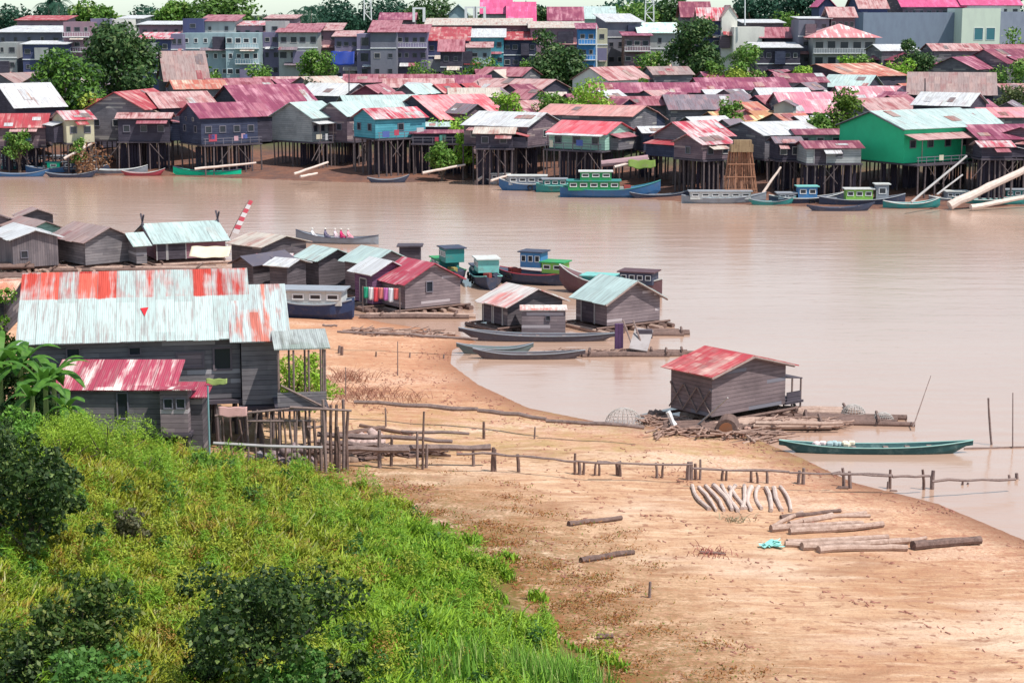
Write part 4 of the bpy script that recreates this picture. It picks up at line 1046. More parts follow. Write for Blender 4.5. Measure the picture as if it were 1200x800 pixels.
b_('canoe', PZ(580,414,0), math.pi, 4.6,.85,.32,paint((.14,.18,.18),.6,.5),'small grey green canoe nearest the sand spit',gunwale=bGREY,bow=.3,thwarts=3)
b_('canoe', PZ(620,420,0), .0, 6.6,.9,.3,paint((.1,.08,.09),.6,.5),'low dark canoe in front of the small grey green canoe',gunwale=bGREY,bow=.2,thwarts=3)
cn = b_('canoe', PZ(1026,530,0), -.03, 8.9,1.0,.3,paint((.025,.08,.085),.5,.35,(.25,.35,.33)),'long dark green canoe floating beside the jetty rails',gunwale=paint((.25,.45,.42),.5,.3),bow=.3,stern=.25,thwarts=6)
# bundles lying in the canoe
for k,(dx,c,lb) in enumerate([(-2.6,(.75,.6,.6),'pale pink bundle in the stern of the dark green canoe'),(-1.9,(.35,.45,.47),'grey bundle in the dark green canoe'),(-1.2,(.75,.65,.5),'cream sack in the middle of the dark green canoe')]):
    m = MB(); 
    for q in range(5): m.box((random.uniform(-.25,.25),random.uniform(-.1,.1),.12+random.uniform(0,.12)),(.3,.25,.2),random.random()*3)
    o = m.build('bundle', paint(c,.8,.3), None, cn.location+Vector((dx,0,.22)), bevel=.05); tag(o, lb, 'bundle')
# ---------- near buildings -------------
random.seed(33)
zero = lambda x,y: 0.0
def adopt(o, root):
    M = Matrix.Translation(root.location)@root.rotation_euler.to_matrix().to_4x4()
    o.parent = root; o.matrix_parent_inverse = M.inverted(); return o
nw = plankmat((.11,.1,.115),(.27,.245,.255),.22,patch=.06,pcol=(.36,.34,.36))
nwd = plankmat((.07,.06,.07),(.16,.135,.15),.22,patch=.06,pcol=(.24,.2,.2))
nwp = plankmat((.15,.115,.13),(.3,.235,.245),.2,patch=.08,pcol=(.42,.36,.38))
nwv = plankmat((.11,.095,.11),(.24,.2,.21),.18,True)
rSIL = roofmat((.43,.5,.5),(.48,.1,.08),.24,streak=.9,sheet=(.4,9))
rRUST = roofmat((.43,.51,.5),(.5,.04,.03),.36,top=4.2,streak=.5,sheet=(.85,2.6))
rMAR = roofmat((.36,.05,.09),(.75,.45,.45),.2,streak=.9,sheet=(.8,9))
rRED = roofmat((.50,.055,.07),(.50,.2,.19),.42,sheet=(.5,.4),streak=.45)
rMIDA = roofmat((.62,.58,.56),(.55,.14,.14),.3)
rMIDC = roofmat((.45,.05,.09),(.78,.62,.6),.25,sheet=(.9,9),streak=.3)
# big house by the grass
bh = house('big_house',84.5,26,320,80,256,-10.2,404,478,rRUST,nw,'big grey plank house with red rusted ridge and silver roof at the left','wooden house' and None,cat='wooden house',oh=.55,stilts=9,rows=4,ground=gz,)
for (x0,x1,y0,y1) in ((77,95,408,421),(150,165,410,420)): pass
# the right hand extension with a lower ridge
xt = house('wooden_house',84.9,265,334,80,67,-8.6,401,478,rSIL,nw,'right end room of the big plank house under plain silver sheets',cat='wooden house',oh=.5,stilts=3,rows=4,ground=gz,
   win=())
# openings in the front wall of the big house (placed in the house's own axes)
def local(root, p):
    M = Matrix.Translation(root.location)@root.rotation_euler.to_matrix().to_4x4(); return M.inverted()@Vector(p)
hw_ = 5.1-.55
for (x0,x1,y0,y1) in ((250,273,412,441),(206,240,417,437),(77,94,408,421),(150,165,409,420)):
    c = local(bh, P((x0+x1)/2,(y0+y1)/2,80.2)); wpx = 27.3
    window(bh,(c.x,-hw_,c.z),(x1-x0)/wpx,(y1-y0)/wpx,0,paint((.16,.13,.15),.7,.3),PANE if x0!=206 else nwp,th=.07)
_rv=[v.co for v in [c for c in bh.children if c.name.startswith('roof')][0].data.vertices]; _H=max(v.z for v in _rv); _e=min(v.y for v in _rv); _he=min(v.z for v in _rv)+.06
_px=local(bh,P(169,358,82)).x
def _rp(x,t): return (x,_e*t,_H-(_H-_he)*t+.03)
bt=[_rp(_px,.66),_rp(_px+.17,.54),_rp(_px-.19,.55)]
m=MB(); m.v=[(a,b,c-.02) for a,b,c in bt]+bt; m.f=[(0,2,1),(3,4,5),(0,1,4,3),(1,2,5,4),(2,0,3,5)]; m.build('roof_patch',paint((.5,.02,.03),.6,.2),bh)
def shed(name, D, x0, x1, yt, yb_, dp, yfl, roof, wall, label, cat='hut', root=None, ground=gz, legs=True, win=(), inset=.25, th=.05, group=None, fcol=FRAME):
    """mono pitch shed: upper roof edge at depth D, lower edge dp metres nearer"""
    a = P(x0,yt,D); b = P(x1,yt,D); c = P((x0+x1)/2,yb_,D-dp); zf = P((x0+x1)/2,yfl,D-dp+inset).z
    cx = (a.x+b.x)/2; Lm = b.x-a.x; zt = a.z; zl = c.z
    zg = ground(cx,D-dp/2); zf = max(zf,zg+.02)
    r = empty(name,(cx,D-dp/2,zf),0,label,cat,group) if root is None else root
    made=[]
    off = Vector((cx,D-dp/2,zf))
    bt,tp = slab((-Lm/2,dp/2,zt-zf),(Lm/2,dp/2,zt-zf),(Lm/2,-dp/2,zl-zf),(-Lm/2,-dp/2,zl-zf),th)
    made.append(MB().hexa(bt,tp).build('roof' if root is None else 'lean_to_roof',roof,None if root else r))
    i = inset; sl_ = (zt-zl)/dp
    pr = [(-dp/2+i,0),(dp/2-.02,0),(dp/2-.02,zt-zf-th-.03),(-dp/2+i,zl-zf+sl_*i-th-.03)]
    made.append(MB().prism(pr,-Lm/2+i,Lm/2-i).build('wall' if root is None else 'lean_to_wall',wall,None if root else r))
    for (u,z,w_,h_) in win:
        o = window(r if root is None else made[1],(-Lm/2+i+(Lm-2*i)*u,-dp/2+i,z),w_,h_,0,fcol,PANE)
    if legs and zf-zg>.4:
        made.append(MB().box((0,0,-.08),(Lm-i,dp-i,.14)).build('floor_deck',DARK,None if root else r))
        for k in range(4):
            for yy in (-dp/2+i,dp/2-.1):
                xx=-Lm/2+i+(Lm-2*i)*k/3
                made.append(MB().tube([(xx,yy,-.15),(xx+random.uniform(-.1,.1),yy,zg-zf-.3)],.08,6).build('stilt',STILT,None if root else r))
    if root is not None:
        for o in made: o.location = off; adopt(o, root)
    return r
shed('hut',79.7,73,217,421,457,2.6,509,rMAR,nw,'plank lean-to with a maroon corrugated roof against the big house',win=((.58,1.25,.5,1.15),))
shed('hut',77.6,186,232,452,456,1.4,507,rMAR,nwp,'small boxed outhouse with two dark openings beside the maroon roof',win=((.3,1.25,.4,.45),(.75,1.25,.4,.45)))
shed('hut',78.8,209,251,447,465,2.0,540,rMAR,nwd,'little maroon awning over a dark doorway beside the outhouse',legs=False)
# open balcony at the right end
a = P(352,470,80.5); zf = a.z
bal = empty('veranda',(a.x,a.y,zf),R(10),'open pole veranda with a low railing at the right end of the big house','veranda')
Hr = P(352,402,80.5).z-zf
bt,tp = slab((-1.15,1.6,Hr+.35),(1.25,1.6,Hr+.35),(1.25,-1.3,Hr),(-1.15,-1.3,Hr),.06)
MB().hexa(bt,tp).build('roof', roofmat((.4,.43,.42),(.22,.18,.17),.4), bal)
MB().box((0,.15,-.08),(2.3,3,.12)).build('floor_deck', DARK, bal)
for x,y in ((-1,-1.2),(-.35,-1.2),(.3,-1.2),(1,-1.2),(1,0),(1,1.4),(.3,1.45),(-.4,1.45)):
    MB().tube([(x,y,-2.0),(x+.02,y,Hr+(.35 if y>1 else 0)-.1)],.05,6).build('post', POST, bal)
MB().box((0,-1.27,.62),(2.1,.05,.08)).box((0,-1.27,.3),(2.1,.04,.5)).build('railing', nw, bal)
MB().tube([(-.9,-1.35,1.0),(1.3,-1.4,-.2)],.05,5).build('brace', POST, bal)
# stake fence under and beside the house
a = G(330,548)
fx = empty('stake_fence', (P(330,540,77).x,76.9,gz(P(330,540,77).x,76.9)),0,'tall row of uneven stakes and rails below the big house','fence')
zt0 = 0
for px in [258,262,271,283,290,299,308,316,325,333,341,348,356,362,369,376,381,387,392,396,401,406]:
    y0 = random.choice((486,492,480,497)) if px<370 else random.choice((468,474,480,500))
    pt = P(px,y0,76.9+random.uniform(-.35,.35)); lx = pt.x-fx.location.x; lz = pt.z-fx.location.z
    r_ = .05 if px<350 else .085
    MB().tube([(lx,pt.y-76.9,-.3),(lx+random.uniform(-.07,.07),pt.y-76.9,lz*.5),(lx+random.uniform(-.1,.1),pt.y-76.9,lz)],[r_,r_*.9,r_*.8],6).build('post', POST if random.random()<.6 else DARKLOG, fx)
def rail(root, x0,y0,x1,y1,D,r=.06,mat=POST,name='rail',D1=None):
    p0=P(x0,y0,D)-root.location; p1=P(x1,y1,D1 or D)-root.location
    mid=(p0+p1)/2+Vector((0,0,random.uniform(-.05,.03)))
    return MB().tube([p0,mid,p1],[r,r*.95,r*.85],6).build(name,mat,root)
rail(fx,252,487,345,478,76.7); rail(fx,340,477,412,481,76.6); rail(fx,250,519,378,524,76.5,.07,FRAME); rail(fx,290,493,365,493,76.8); rail(fx,360,500,380,499,76.7)
cloth('cloth', P(273,487,76.45), 1.2, .38, paint((.6,.34,.32),.8,.4),'pink cloth drying on the rail below the big house','cloth',tilt=.1,sag=.06)
cloth('cloth', P(254,449,78.2), .9, .2, paint((.3,.38,.12),.8,.4),'yellow green cloth hanging on the wall above the stake fence','cloth',tilt=.1,sag=.08)
tag(MB().tube([(0,0,-.3),(0,0,3.4)],.04,6).build('pole',paint((.2,.35,.38),.5,.3),None,(P(246,540,76).x,76,gz(P(246,540,76).x,76))),'thin blue grey pole standing before the dark doorway','pole')
# neighbour roof at the extreme left
house('wooden_house',90,-60,331,84,82,-7,352,395,roofmat((.7,.55,.42),(.62,.16,.1),.45),nwd,'rusty orange roof just left of the big house',cat='wooden house',ground=gz)
# ---------- floating houses -------------
def raft(x, y, rz, L, W, n, label, mat=LOG, z=.0, jitter=.35, group=None, r=.17):
    root = empty('log_raft',(x,y,z),rz,label,'raft',group)
    for k in range(n):
        yy = -W/2+W*k/(n-1)+random.uniform(-.05,.05); l = L*random.uniform(.75,1.08); o = random.uniform(-jitter,jitter); rr=r*random.uniform(.7,1.25)
        MB().tube([(-l/2+o,yy,0),(o,yy+random.uniform(-.1,.1),random.uniform(-.03,.05)),(l/2+o,yy+random.uniform(-.1,.1),0)],[rr,rr*.95,rr*.8],7).build('log', mat if random.random()<.6 else DARKLOG, root)
    for k in (-.35,.35): MB().tube([(L*k,-W/2-.2,r*1.3),(L*k+.1,W/2+.2,r*1.3)],.08,6).build('crossbeam', DARKLOG, root)
    return root
def fh(D,xa,ya,yaw,L,W,ye,roof,wall,label,zf=.45,rft=True,rl=None,**k):
    r = house('floating_house',D,xa,ya,yaw,L,W,ye,None,roof,wall,label,cat='floating house',ground=zero,yb_abs=zf,**k)
    if rft:
        rr = [c for c in r.children if c.name.startswith('wall')][0]
        d = rr.dimensions if False else None
        xs_ = [v.co.x for v in rr.data.vertices]; ys_ = [v.co.y for v in rr.data.vertices]
        raft(r.location.x, r.location.y, r.rotation_euler.z, (max(xs_)-min(xs_))+1.6, (max(ys_)-min(ys_))+1.2, 9, rl or ('log raft under the '+label), z=.12)
    return r
fA = fh(90.5,884,416,-38,-3.5,108,442,rRED,plankmat((.13,.095,.105),(.26,.195,.2),.2,patch=.08,pcol=(.18,.17,.2)),'floating house with a bright red tiled roof nearest the beach',zf=.62,oh=.3,asym=1.12,bargeboard=POST,rl='pile of logs floating under the bright red roofed house')
# cross bracing on its left wall and veranda at right
wl = [c for c in fA.children if c.name.startswith('wall')][0]
xs_=[v.co.x for v in wl.data.vertices]; ys_=[v.co.y for v in wl.data.vertices]; X0,X1,Y1=min(xs_),max(xs_),max(ys_); Y0=min(ys_)
for k in range(3):
    u0=X0+(X1-X0)*k/3; u1=X0+(X1-X0)*(k+1)/3
    MB().tube([(u0,Y1+.05,.1),(u1,Y1+.05,1.35)],.045,5).build('brace',POST,fA); MB().tube([(u1,Y1+.1,.1),(u0,Y1+.1,1.35)],.04,5).build('brace',POST,fA)
bt,tp = slab((X0+.1,Y0-.05,1.35),(X0+2.6,Y0-.05,1.35),(X0+2.6,Y0-1.35,1.18),(X0+.1,Y0-1.35,1.18),.05)
MB().hexa(bt,tp).build('veranda_roof',DARK,fA)
MB().box((X0+1.3,Y0-.7,.0),(2.6,1.3,.12)).build('veranda_floor',DARK,fA)
for x,y in ((.15,.65),(.15,1.28),(1.3,1.28),(2.5,1.28),(2.5,.3)): MB().tube([(X0+x,Y0-y,-.5),(X0+x,Y0-y,1.2)],.05,6).build('post',POST,fA)
MB().box((X0+.12,Y0-.75,.28),(.05,1.0,.5)).build('veranda_panel',DARK,fA)
fB = fh(118,631,338,-35,38,76,360.5,rMIDA,nwd,'floating house with a patched grey and red roof and lean-to room',oh=.35,doors=(('f',.35,.9,1.7),('f',.75,.9,1.6)),rl='log raft under the patched grey and red roof')
shed('hut',117.2,609,664,357,363,2.0,392,roofmat((.72,.66,.62),(.66,.08,.07),.35),nwp,'small plank room with a red and white strip roof on the raft',ground=zero,legs=False,win=((.6,1.05,.3,.35),),inset=.12)
fC = fh(118,747,328.5,-35,42,76,357,WHTC,nwp,'floating house with a clean pale silver roof and pinkish gable',oh=.35,doors=(('f',.6,1.3,1.8),),asym=1.0,rl='log raft under the clean pale silver roof',bargeboard=POST)
fD = fh(125,510,308,-35,42,72,334,rMIDC,nwp,'floating house with a red roof striped white and a small square window',oh=.3,win=(('g',.57,1.35,.55,.75),),rl='log raft under the red and white striped roof')
fE = fh(132,459,293,-38,40,52,311,WHTC,nwp,'floating house with a pale silver roof and small brown gable',rl='raft below the pale silver roof and small brown gable')
fh(126.5,460,305.5,-35,30,50,323,WHT,plankmat((.12,.05,.12),(.25,.14,.22),.2),'floating house with a plain white roof and plum walls',rl='raft below the plain white roof and plum walls',doors=(('f',.5,.8,1.6),))
tag(MB().box((0,0,.75),(1.7,1.5,1.3)).box((0,0,1.45),(2.1,1.9,.1)).build('wheelhouse',DARK,None,PZ(476,318,0)+Vector((0,6,-.12))),'dark flat topped cabin behind the small brown gable','cabin')
fh(135,396,291.5,-38,34,46,306,WHTC,nwd,'floating house with a square pale tilted roof left of the silver roofs',rl='raft below the square pale tilted roof')
fh(130,352,303,-62,32,-3,313,WHT,nwd,'low floating shed with a narrow white roof',rl='raft below the narrow white roof')
fh(141,336,276,-48,48,54,290,CREAM,nwd,'floating house with a cream roof and near black gable',rl='raft below the near black gable')
fh(137,300,297,86,44,-2,303,REDW,nwd,'small floating lean-to with a red and white striped roof',rft=False)
fh(131,281,300,38,46,34,312,paint((.1,.09,.12),.7,.3),nwd,'black roofed floating shed beside the white banner stand',rl='raft below the black roofed shed')
fI = fh(152,166,262,66,84,-7.5,286,WHTC,plankmat((.2,.08,.1),(.3,.16,.2),.2),'long floating house with a pale turquoise roof and crossed ridge horns',doors=(('f',.28,1.5,2.2),('f',.08,.8,1.9)),rl='raft below the long pale turquoise roof',bargeboard=DARK)
xs_=[v.co.x for v in [c for c in fI.children if c.name.startswith('roof')][0].data.vertices]; zs_=[v.co.z for v in [c for c in fI.children if c.name.startswith('roof')][0].data.vertices]
for x in (min(xs_)+.05,max(xs_)-.05):
    MB().tube([(x,-.5,max(zs_)-.35),(x,.45,max(zs_)+.75)],.08,5).tube([(x+.03,.5,max(zs_)-.35),(x+.03,-.45,max(zs_)+.75)],.08,5).build('ridge_horns',DARK,fI)
fh(148,146,273,60,20,-4,289,WHTC,nw,'small floating shed with a white roof left of the ridge horns',rl='raft below the small white roofed shed')
fh(147,129,266,-42,58,54,285,BROWN,nw,'floating house with a faded brown roof and purple gable',rl='raft below the faded brown roof')
fh(145,42,269.5,-30,48,56,281.5,WHT,nwv,'floating house with a bright white roof at the left edge of the river',win=(('g',.75,1.0,.6,.6),),rl='raft below the bright white roof at the left edge')
fh(153,54,259,-38,52,40,271,BROWN,wMINT,'floating house with a mint green gable between two plank houses',rl='raft below the mint green gable')
fh(160,44,244.5,-28,14,42,254.5,BROWN,nwd,'distant floating house with a dark little gable at the left',rl='raft below the dark little gable')
fh(156,-3,250,-30,20,36,260,GREY,nwp,'floating house half out of view at the left edge',rl='raft half out of view at the left edge')
tag(MB().box((0,0,.9),(1.0,.25,1.8)).build('panel',WHITE,None,PZ(260,304,0)+Vector((0,0,.3))),'upright white panel at the right end of the turquoise roofed house','panel')
cloth('awning', P(248,298,141), 3.0,.6, paint((.72,.6,.45),.8,.2),'cream tarpaulin awning in front of the white panel','awning',tilt=2.2,sag=.1)
# banner with red and white stripes
a = PZ(262,300,0)
root = empty('banner',a,0,'tall leaning banner with red and white stripes above the floating houses','banner')
H1 = P(292,234,a.y).z; dx = P(292,234,a.y).x-a.x
pts=[Vector((dx*(u**1.3),0,H1*u)) for u in [k/10 for k in range(11)]]
MB().tube(pts,[.06-.004*k for k in range(11)],5).build('pole',POST,root)
rw = paint((.7,.1,.14),.7,.1); ww_ = paint((.85,.8,.8),.7,.1)
for k in range(8):
    u0=.42+k*.072; u1=u0+.072; 
    p0=Vector((dx*(u0**1.3),0,H1*u0)); p1=Vector((dx*(u1**1.3),0,H1*u1)); wv=Vector((.55-.03*k,0,-.12))
    bt=[p0+Vector((.05,-.02,0)),p0+wv+Vector((0,-.02,0)),p1+wv+Vector((0,-.02,0)),p1+Vector((.05,-.02,0))]
    MB().hexa(bt,[q+Vector((0,.04,0)) for q in bt]).build('stripe', rw if k%2 else ww_, root)
# laundry
root = empty('clothes_line',PZ(447,371,0)+Vector((0,0,.3)),R(-15),'clothes line of red green and white laundry beside the striped roof house','clothes line')
MB().tube([(-1.3,0,0),(-1.3,0,1.7)],.04,5).build('pole',POST,root); MB().tube([(1.3,0,0),(1.3,0,1.7)],.04,5).build('pole',POST,root); MB().tube([(-1.3,0,1.65),(1.3,0,1.65)],.012,4).build('line',POST,root)
for k,c in enumerate([(.03,.35,.2),(.75,.7,.7),(.7,.08,.1),(.65,.2,.18),(.5,.15,.4),(.7,.7,.75),(.6,.12,.12)]):
    o = cloth('garment', Vector((-1.05+.35*k,0,.95-.1*(k%3))), .32, .7+.1*(k%3), paint(c,.85,.1),None,None,tilt=.05,sag=.05,parent=root); o.location = Vector((-1.05+.35*k,-.02,.95-.1*(k%3)))
# log rafts and heaps
raft(PZ(150,316,0).x,PZ(150,316,0).y,.03,16,2.2,9,'long raft of reddish logs behind the rusty roof',z=.1)
raft(PZ(15,318,0).x,PZ(15,318,0).y-1,.1,4.2,2.0,8,'high stack of brown logs at the left edge',z=.6,mat=DARKLOG)
raft(PZ(15,324,0).x,PZ(15,324,0).y-1,.0,5,2.0,8,'lower stack of pale logs at the left edge',z=.15)
raft(PZ(468,394,0).x-.3,PZ(468,394,0).y,-.12,5.6,1.3,9,'heap of bleached logs on the mud between boat and jetty',z=.12,jitter=.8)
raft(PZ(490,372,0).x,PZ(490,372,0).y,.0,7,.7,4,'narrow raft walkway before the striped roof house',z=.08)
raft(PZ(735,416,0).x,PZ(735,416,0).y,.02,6.5,1.0,6,'ragged raft of driftwood in front of the pale silver house',z=.06,mat=DARKLOG,jitter=.8)
raft(PZ(778,391,0).x,PZ(778,391,0).y,.0,3,1.2,5,'short raft to the right of the pale silver house',z=.06,mat=DARKLOG)
raft(PZ(780,414,0).x,PZ(780,414,0).y,.05,2.6,.6,4,'small drifting raft beyond the leaning boards',z=.05,mat=DARKLOG)
raft(PZ(905,500,0).x,PZ(905,500,0).y,-.04,6.5,1.5,8,'wide raft of pale planks below the veranda',z=.22,jitter=.5)
raft(PZ(985,494,0).x,PZ(985,494,0).y,-.08,5,1.6,8,'loose raft of logs right of the red roofed house',z=.1,jitter=.9,mat=DARKLOG)
raft(PZ(960,484,0).x,PZ(960,484,0).y,.02,3.6,1.0,5,'small raft behind the loose raft of logs',z=.1,jitter=.4)
raft(PZ(820,506,0).x,PZ(820,506,0).y,.05,4.2,1.2,6,'heap of broken timber on the shore under the red roofed house',z=.25,jitter=.5,mat=DARKLOG)
lb = [('pale pole leaning against the red roofed house',812,503,853,466,89,86.5,.05,.04,FRAME),
('white plank end standing in the timber heap',790,498,783,482,88,88,.13,.13,WHITE),
('long pink plank lying on the wide raft',885,495,988,496,88.5,88.5,.1,.09,LOG),
('dark log on the sand by the timber heap',742,502,790,505,90,90,.12,.1,DARKLOG),
('thin leaning fishing pole rising from the water',1070,500,1091,440,89,91,.035,.02,POST),
('upright dark stake in the water at the right',1162,524,1158,466,86,86,.06,.045,POST),
('bleached branch on the shore below the red roofed house',870,520,905,508,86,88,.08,.04,LOG),
('brown branch crossing the timber on the shore',840,523,880,514,85.5,87,.07,.05,DARKLOG),
('pale broken board by the round drum',862,500,885,518,88,86,.07,.05,LOG)]
for (l_,x0,y0,x1,y1,D0,D1,r0,r1,m_) in lb: logobj('pole' if 'pole' in l_ or 'stake' in l_ else 'log',P(x0,y0,D0),P(x1,y1,D1),r0,r1,l_,'pole' if 'pole' in l_ or 'stake' in l_ else 'log',m_,n=6)
# big log drum lying end on
q = P(851,503,87.5)
dr = tag(MB().tube([(0,-.1,0),(.25,1.1,.05)],[.52,.5],16).build('log_drum',DARKLOG,None,q),'thick hollow log section lying end on beside the red roofed house','log')
MB().tube([(-.01,-.16,0),(-.01,-.12,0)],.36,14).build('hollow',paint((.25,.1,.05),.8,.3),dr)
# wire fish trap domes
def dome(px,py,D,r,label,ground_=True):
    q = P(px,py,D); root = empty('fish_cage',q,0,label,'fish cage')
    m = MB(); W_ = .014
    for k in range(12):
        t=math.pi*k/12; m.tube([(r*math.cos(t)*math.cos(s_),r*math.sin(t)*math.cos(s_),r*.95*math.sin(s_)) for s_ in [math.pi*j/14 for j in range(15)]],W_,4,cap=False)
    for j in range(1,7):
        s_=math.pi/2*j/7.5-.1; m.tube([(r*math.cos(s_)*math.cos(t),r*math.cos(s_)*math.sin(t),r*.95*math.sin(s_)) for t in [2*math.pi*k/20 for k in range(21)]],W_,4,cap=False)
    m.build('wire_mesh',paint((.42,.38,.36),.7,.3),root)
    MB().tube([(r*math.cos(t),r*math.sin(t),0) for t in [2*math.pi*k/24 for k in range(25)]],.035,5,cap=False).build('rim',POST,root)
    return root
dome(731,499,90.5,.95,'round wire fish cage on the beach left of the red roofed house')
dome(1000,487,92,.62,'small wire fish cage on the raft right of the veranda')
dome(1035,495,91,.55,'second wire fish cage at the far end of the loose raft')
# tangled driftwood
def tangle(px,py,w_,d_,n,label,seed,hf=gz,mat=None,h_=.35):
    random.seed(seed); g=G(px,py) if hf is gz else PZ(px,py,.05); m=MB()
    for k in range(n):
        x=random.uniform(-w_/2,w_/2);y=random.uniform(-d_/2,d_/2);a=random.gauss(0,.7);l=random.uniform(.4,1.6);z=random.uniform(0,h_)+(gz(g.x+x,g.y+y)-g.z if hf is gz else 0); z=max(z,.02-g.z)
        m.tube([(x-math.cos(a)*l/2,y-math.sin(a)*l/2,z),(x,y+random.uniform(-.08,.08),z+random.uniform(-.05,.1)),(x+math.cos(a)*l/2,y+math.sin(a)*l/2,z+random.uniform(-.1,.2))],[random.uniform(.03,.08),.05,.03],5)
    return tag(m.build('driftwood',mat or wood((.16,.09,.07),(.42,.28,.23)),None,g),label,'driftwood',kind='stuff')
tangle(845,512,6.5,1.6,90,'tangled driftwood along the waterline under the red roofed house',1)
tangle(790,498,3.0,1.2,45,'driftwood heap at the left corner of the red roofed house',2)
tangle(930,500,5.0,1.4,50,'loose sticks floating on the rafts right of the red roofed house',3,hf=None)
tangle(700,414,6.5,.8,50,'sticks along the ragged raft in front of the middle houses',4,hf=None,h_=.15)
tangle(465,392,6.0,1.6,70,'broken branches on the mud by the beached boat',5)
tangle(390,536,3.5,1.2,60,'broken planks around the stack of dark logs',6,mat=DARKLOG)
tangle(440,530,6,1.6,110,'scattered sticks under the stack of dark logs',7,h_=.25,mat=DARKLOG)
# leaning boards
q = PZ(748,414,0)
root = empty('boat_slip',(q.x,q.y,.1),0,'tilted white board rack with a plum cloth in front of the silver house','rack')
MB().box((.15,-.1,.75),(1.1,.08,1.9),M=Matrix.Rotation(R(-58),4,'X')@Matrix.Rotation(R(14),4,'Y')).build('board',paint((.36,.32,.32),.8,.5),root)
for x in (-.9,-.3): MB().tube([(x,.5,1.8),(x+.7,-.7,-.1)],.06,5).build('pole',POST,root)
MB().box((-1.15,.2,.85),(.5,.3,1.6)).build('post',plankmat((.08,.04,.1),(.14,.07,.16),.2,True),root)
MB().box((.4,.5,1.0),(.9,.5,.5)).build('box',DARK,root)
# ---------- jetties -------------
def jetty(name,label,rails,posts,D,cat='fence',gf=gz,rr=.055):
    x0,y0 = posts[0][0],posts[0][2] if len(posts[0])>2 else posts[0][1]
    base = G(x0,y0) if gf is gz else PZ(x0,y0,0)
    root = empty(name,base,0,label,cat)
    for p in posts:
        px,yt,yb_ = p[:3]; r_ = p[3] if len(p)>3 else .06; lean = p[4] if len(p)>4 else random.uniform(-2,2)
        g = G(px,yb_) if gf is gz else PZ(px,yb_,0)
        top = P(px+lean,yt,g.y)
        MB().tube([g-base-Vector((0,0,.35)),(g+top)/2-base+Vector((random.uniform(-.02,.02),0,0)),top-base],[r_,r_*.95,r_*.8],6).build('post',POST if random.random()<.5 else DARKLOG,root)
    for (ax,ay,bx,by,*r_) in rails:
        ga = G(ax,ay+22) if gf is gz else PZ(ax,ay+22,0); gb = G(bx,by+22) if gf is gz else PZ(bx,by+22,0)
        p0=P(ax,ay,ga.y)-base; p1=P(bx,by,gb.y)-base; rr_=r_[0] if r_ else rr
        k=5; pts=[p0+(p1-p0)*j/k+Vector((0,random.uniform(-.04,.04),random.uniform(-.05,.05))) for j in range(k+1)]
        MB().tube(pts,[rr_*random.uniform(.8,1.15) for _ in pts],6).build('rail',POST,root)
    return root
jetty('rail_fence','low pole rail on posts crossing the beach below the red roofed house',
 [(535,531,612,533),(612,533,675,541),(675,541,812,545,.05),(812,549,925,552),(700,541,728,541,.05),(925,554,985,554,.045),(975,556,1046,556,.05)],
 [(580,526,552,.09),(608,532,553,.09),(674,531,556,.07),(679,540,556,.09),(683,541,556,.07),(697,542,557),(702,542,557),(724,542,557,.1),(728,544,558),(770,542,560,.07),(776,542,560),(806,541,562,.12),(810,541,562,.1),(816,543,562,.08),(820,538,562),(846,551,563,.07),(851,551,563),(880,550,565,.07),(888,553,566),(899,551,566,.07),(935,551,567,.08),(941,548,567,.09)],80)
jetty('rail_fence','weathered jetty rail on paired stakes running out into the water',
 [(1046,558,1090,558),(1092,563,1190,562,.06),(985,556,1046,557,.045)],
 [(989,548,570,.08),(997,552,572,.09),(972,571,572,.09,22),(1040,564,573,.06),(1043,550,573,.07),(1056,575,576,.08,-13),(1083,550,576,.07),(1092,551,576,.1),(1093,558,576,.07),(1127,564,574,.06),(1134,565,574,.06),(1184,556,572,.07),(1192,554,572,.09),(1195,562,573,.07)],80)
jetty('log_walkway','long dark log lying on stakes from the house towards the shore',
 [(415,470,560,480,.11),(560,480,640,490,.1),(640,492,755,500,.09)],[(452,478,500,.05),(567,494,514,.08),(626,500,514,.05)],80)
jetty('log_walkway','plank walkway over the beach from the balcony to the middle floating houses',
 [(378,381,395,382,.07),(395,389,480,392,.07),(480,392,560,397,.08)],[(397,405,414,.1),(400,406,416,.1),(440,412,418,.06),(480,413,419,.06),(520,415,420,.06)],100)
tw = jetty('log_walkway','stack of dark logs between stakes on the sand right of the big house',
 [(372,508,440,512,.12),(372,518,455,522,.13),(440,511,530,517,.1),(455,524,575,524,.14),(380,524,480,528,.12),(470,505,550,508,.07)],
 [(445,504,548,.1),(458,512,546,.08),(489,505,548,.07),(495,482,550,.06),(499,520,548,.08),(555,524,546,.08),(577,524,552,.1)],80)
random.seed(4)
# tall thin stakes
for (px,yt,yb_,lb_) in [(466,400,440,'thin grey stake in the sand above the long dark log'),(405,430,468,'thin leaning stake beside the pile of brush'),(1187,460,478,'thin faint stake far out in the water')]:
    g = G(px,yb_) if px<1000 else PZ(px,525,0); top = P(px,yt,g.y)
    tag(MB().tube([(0,0,-.2),top-g],[.035,.025],5).build('stake',POST,None,g),lb_,'stake')
logobj('log',PZ(1130,526,0),PZ(1205,524,0),.07,.06,'thin floating boom pole behind the dark green canoe','pole',DARKLOG,n=6)
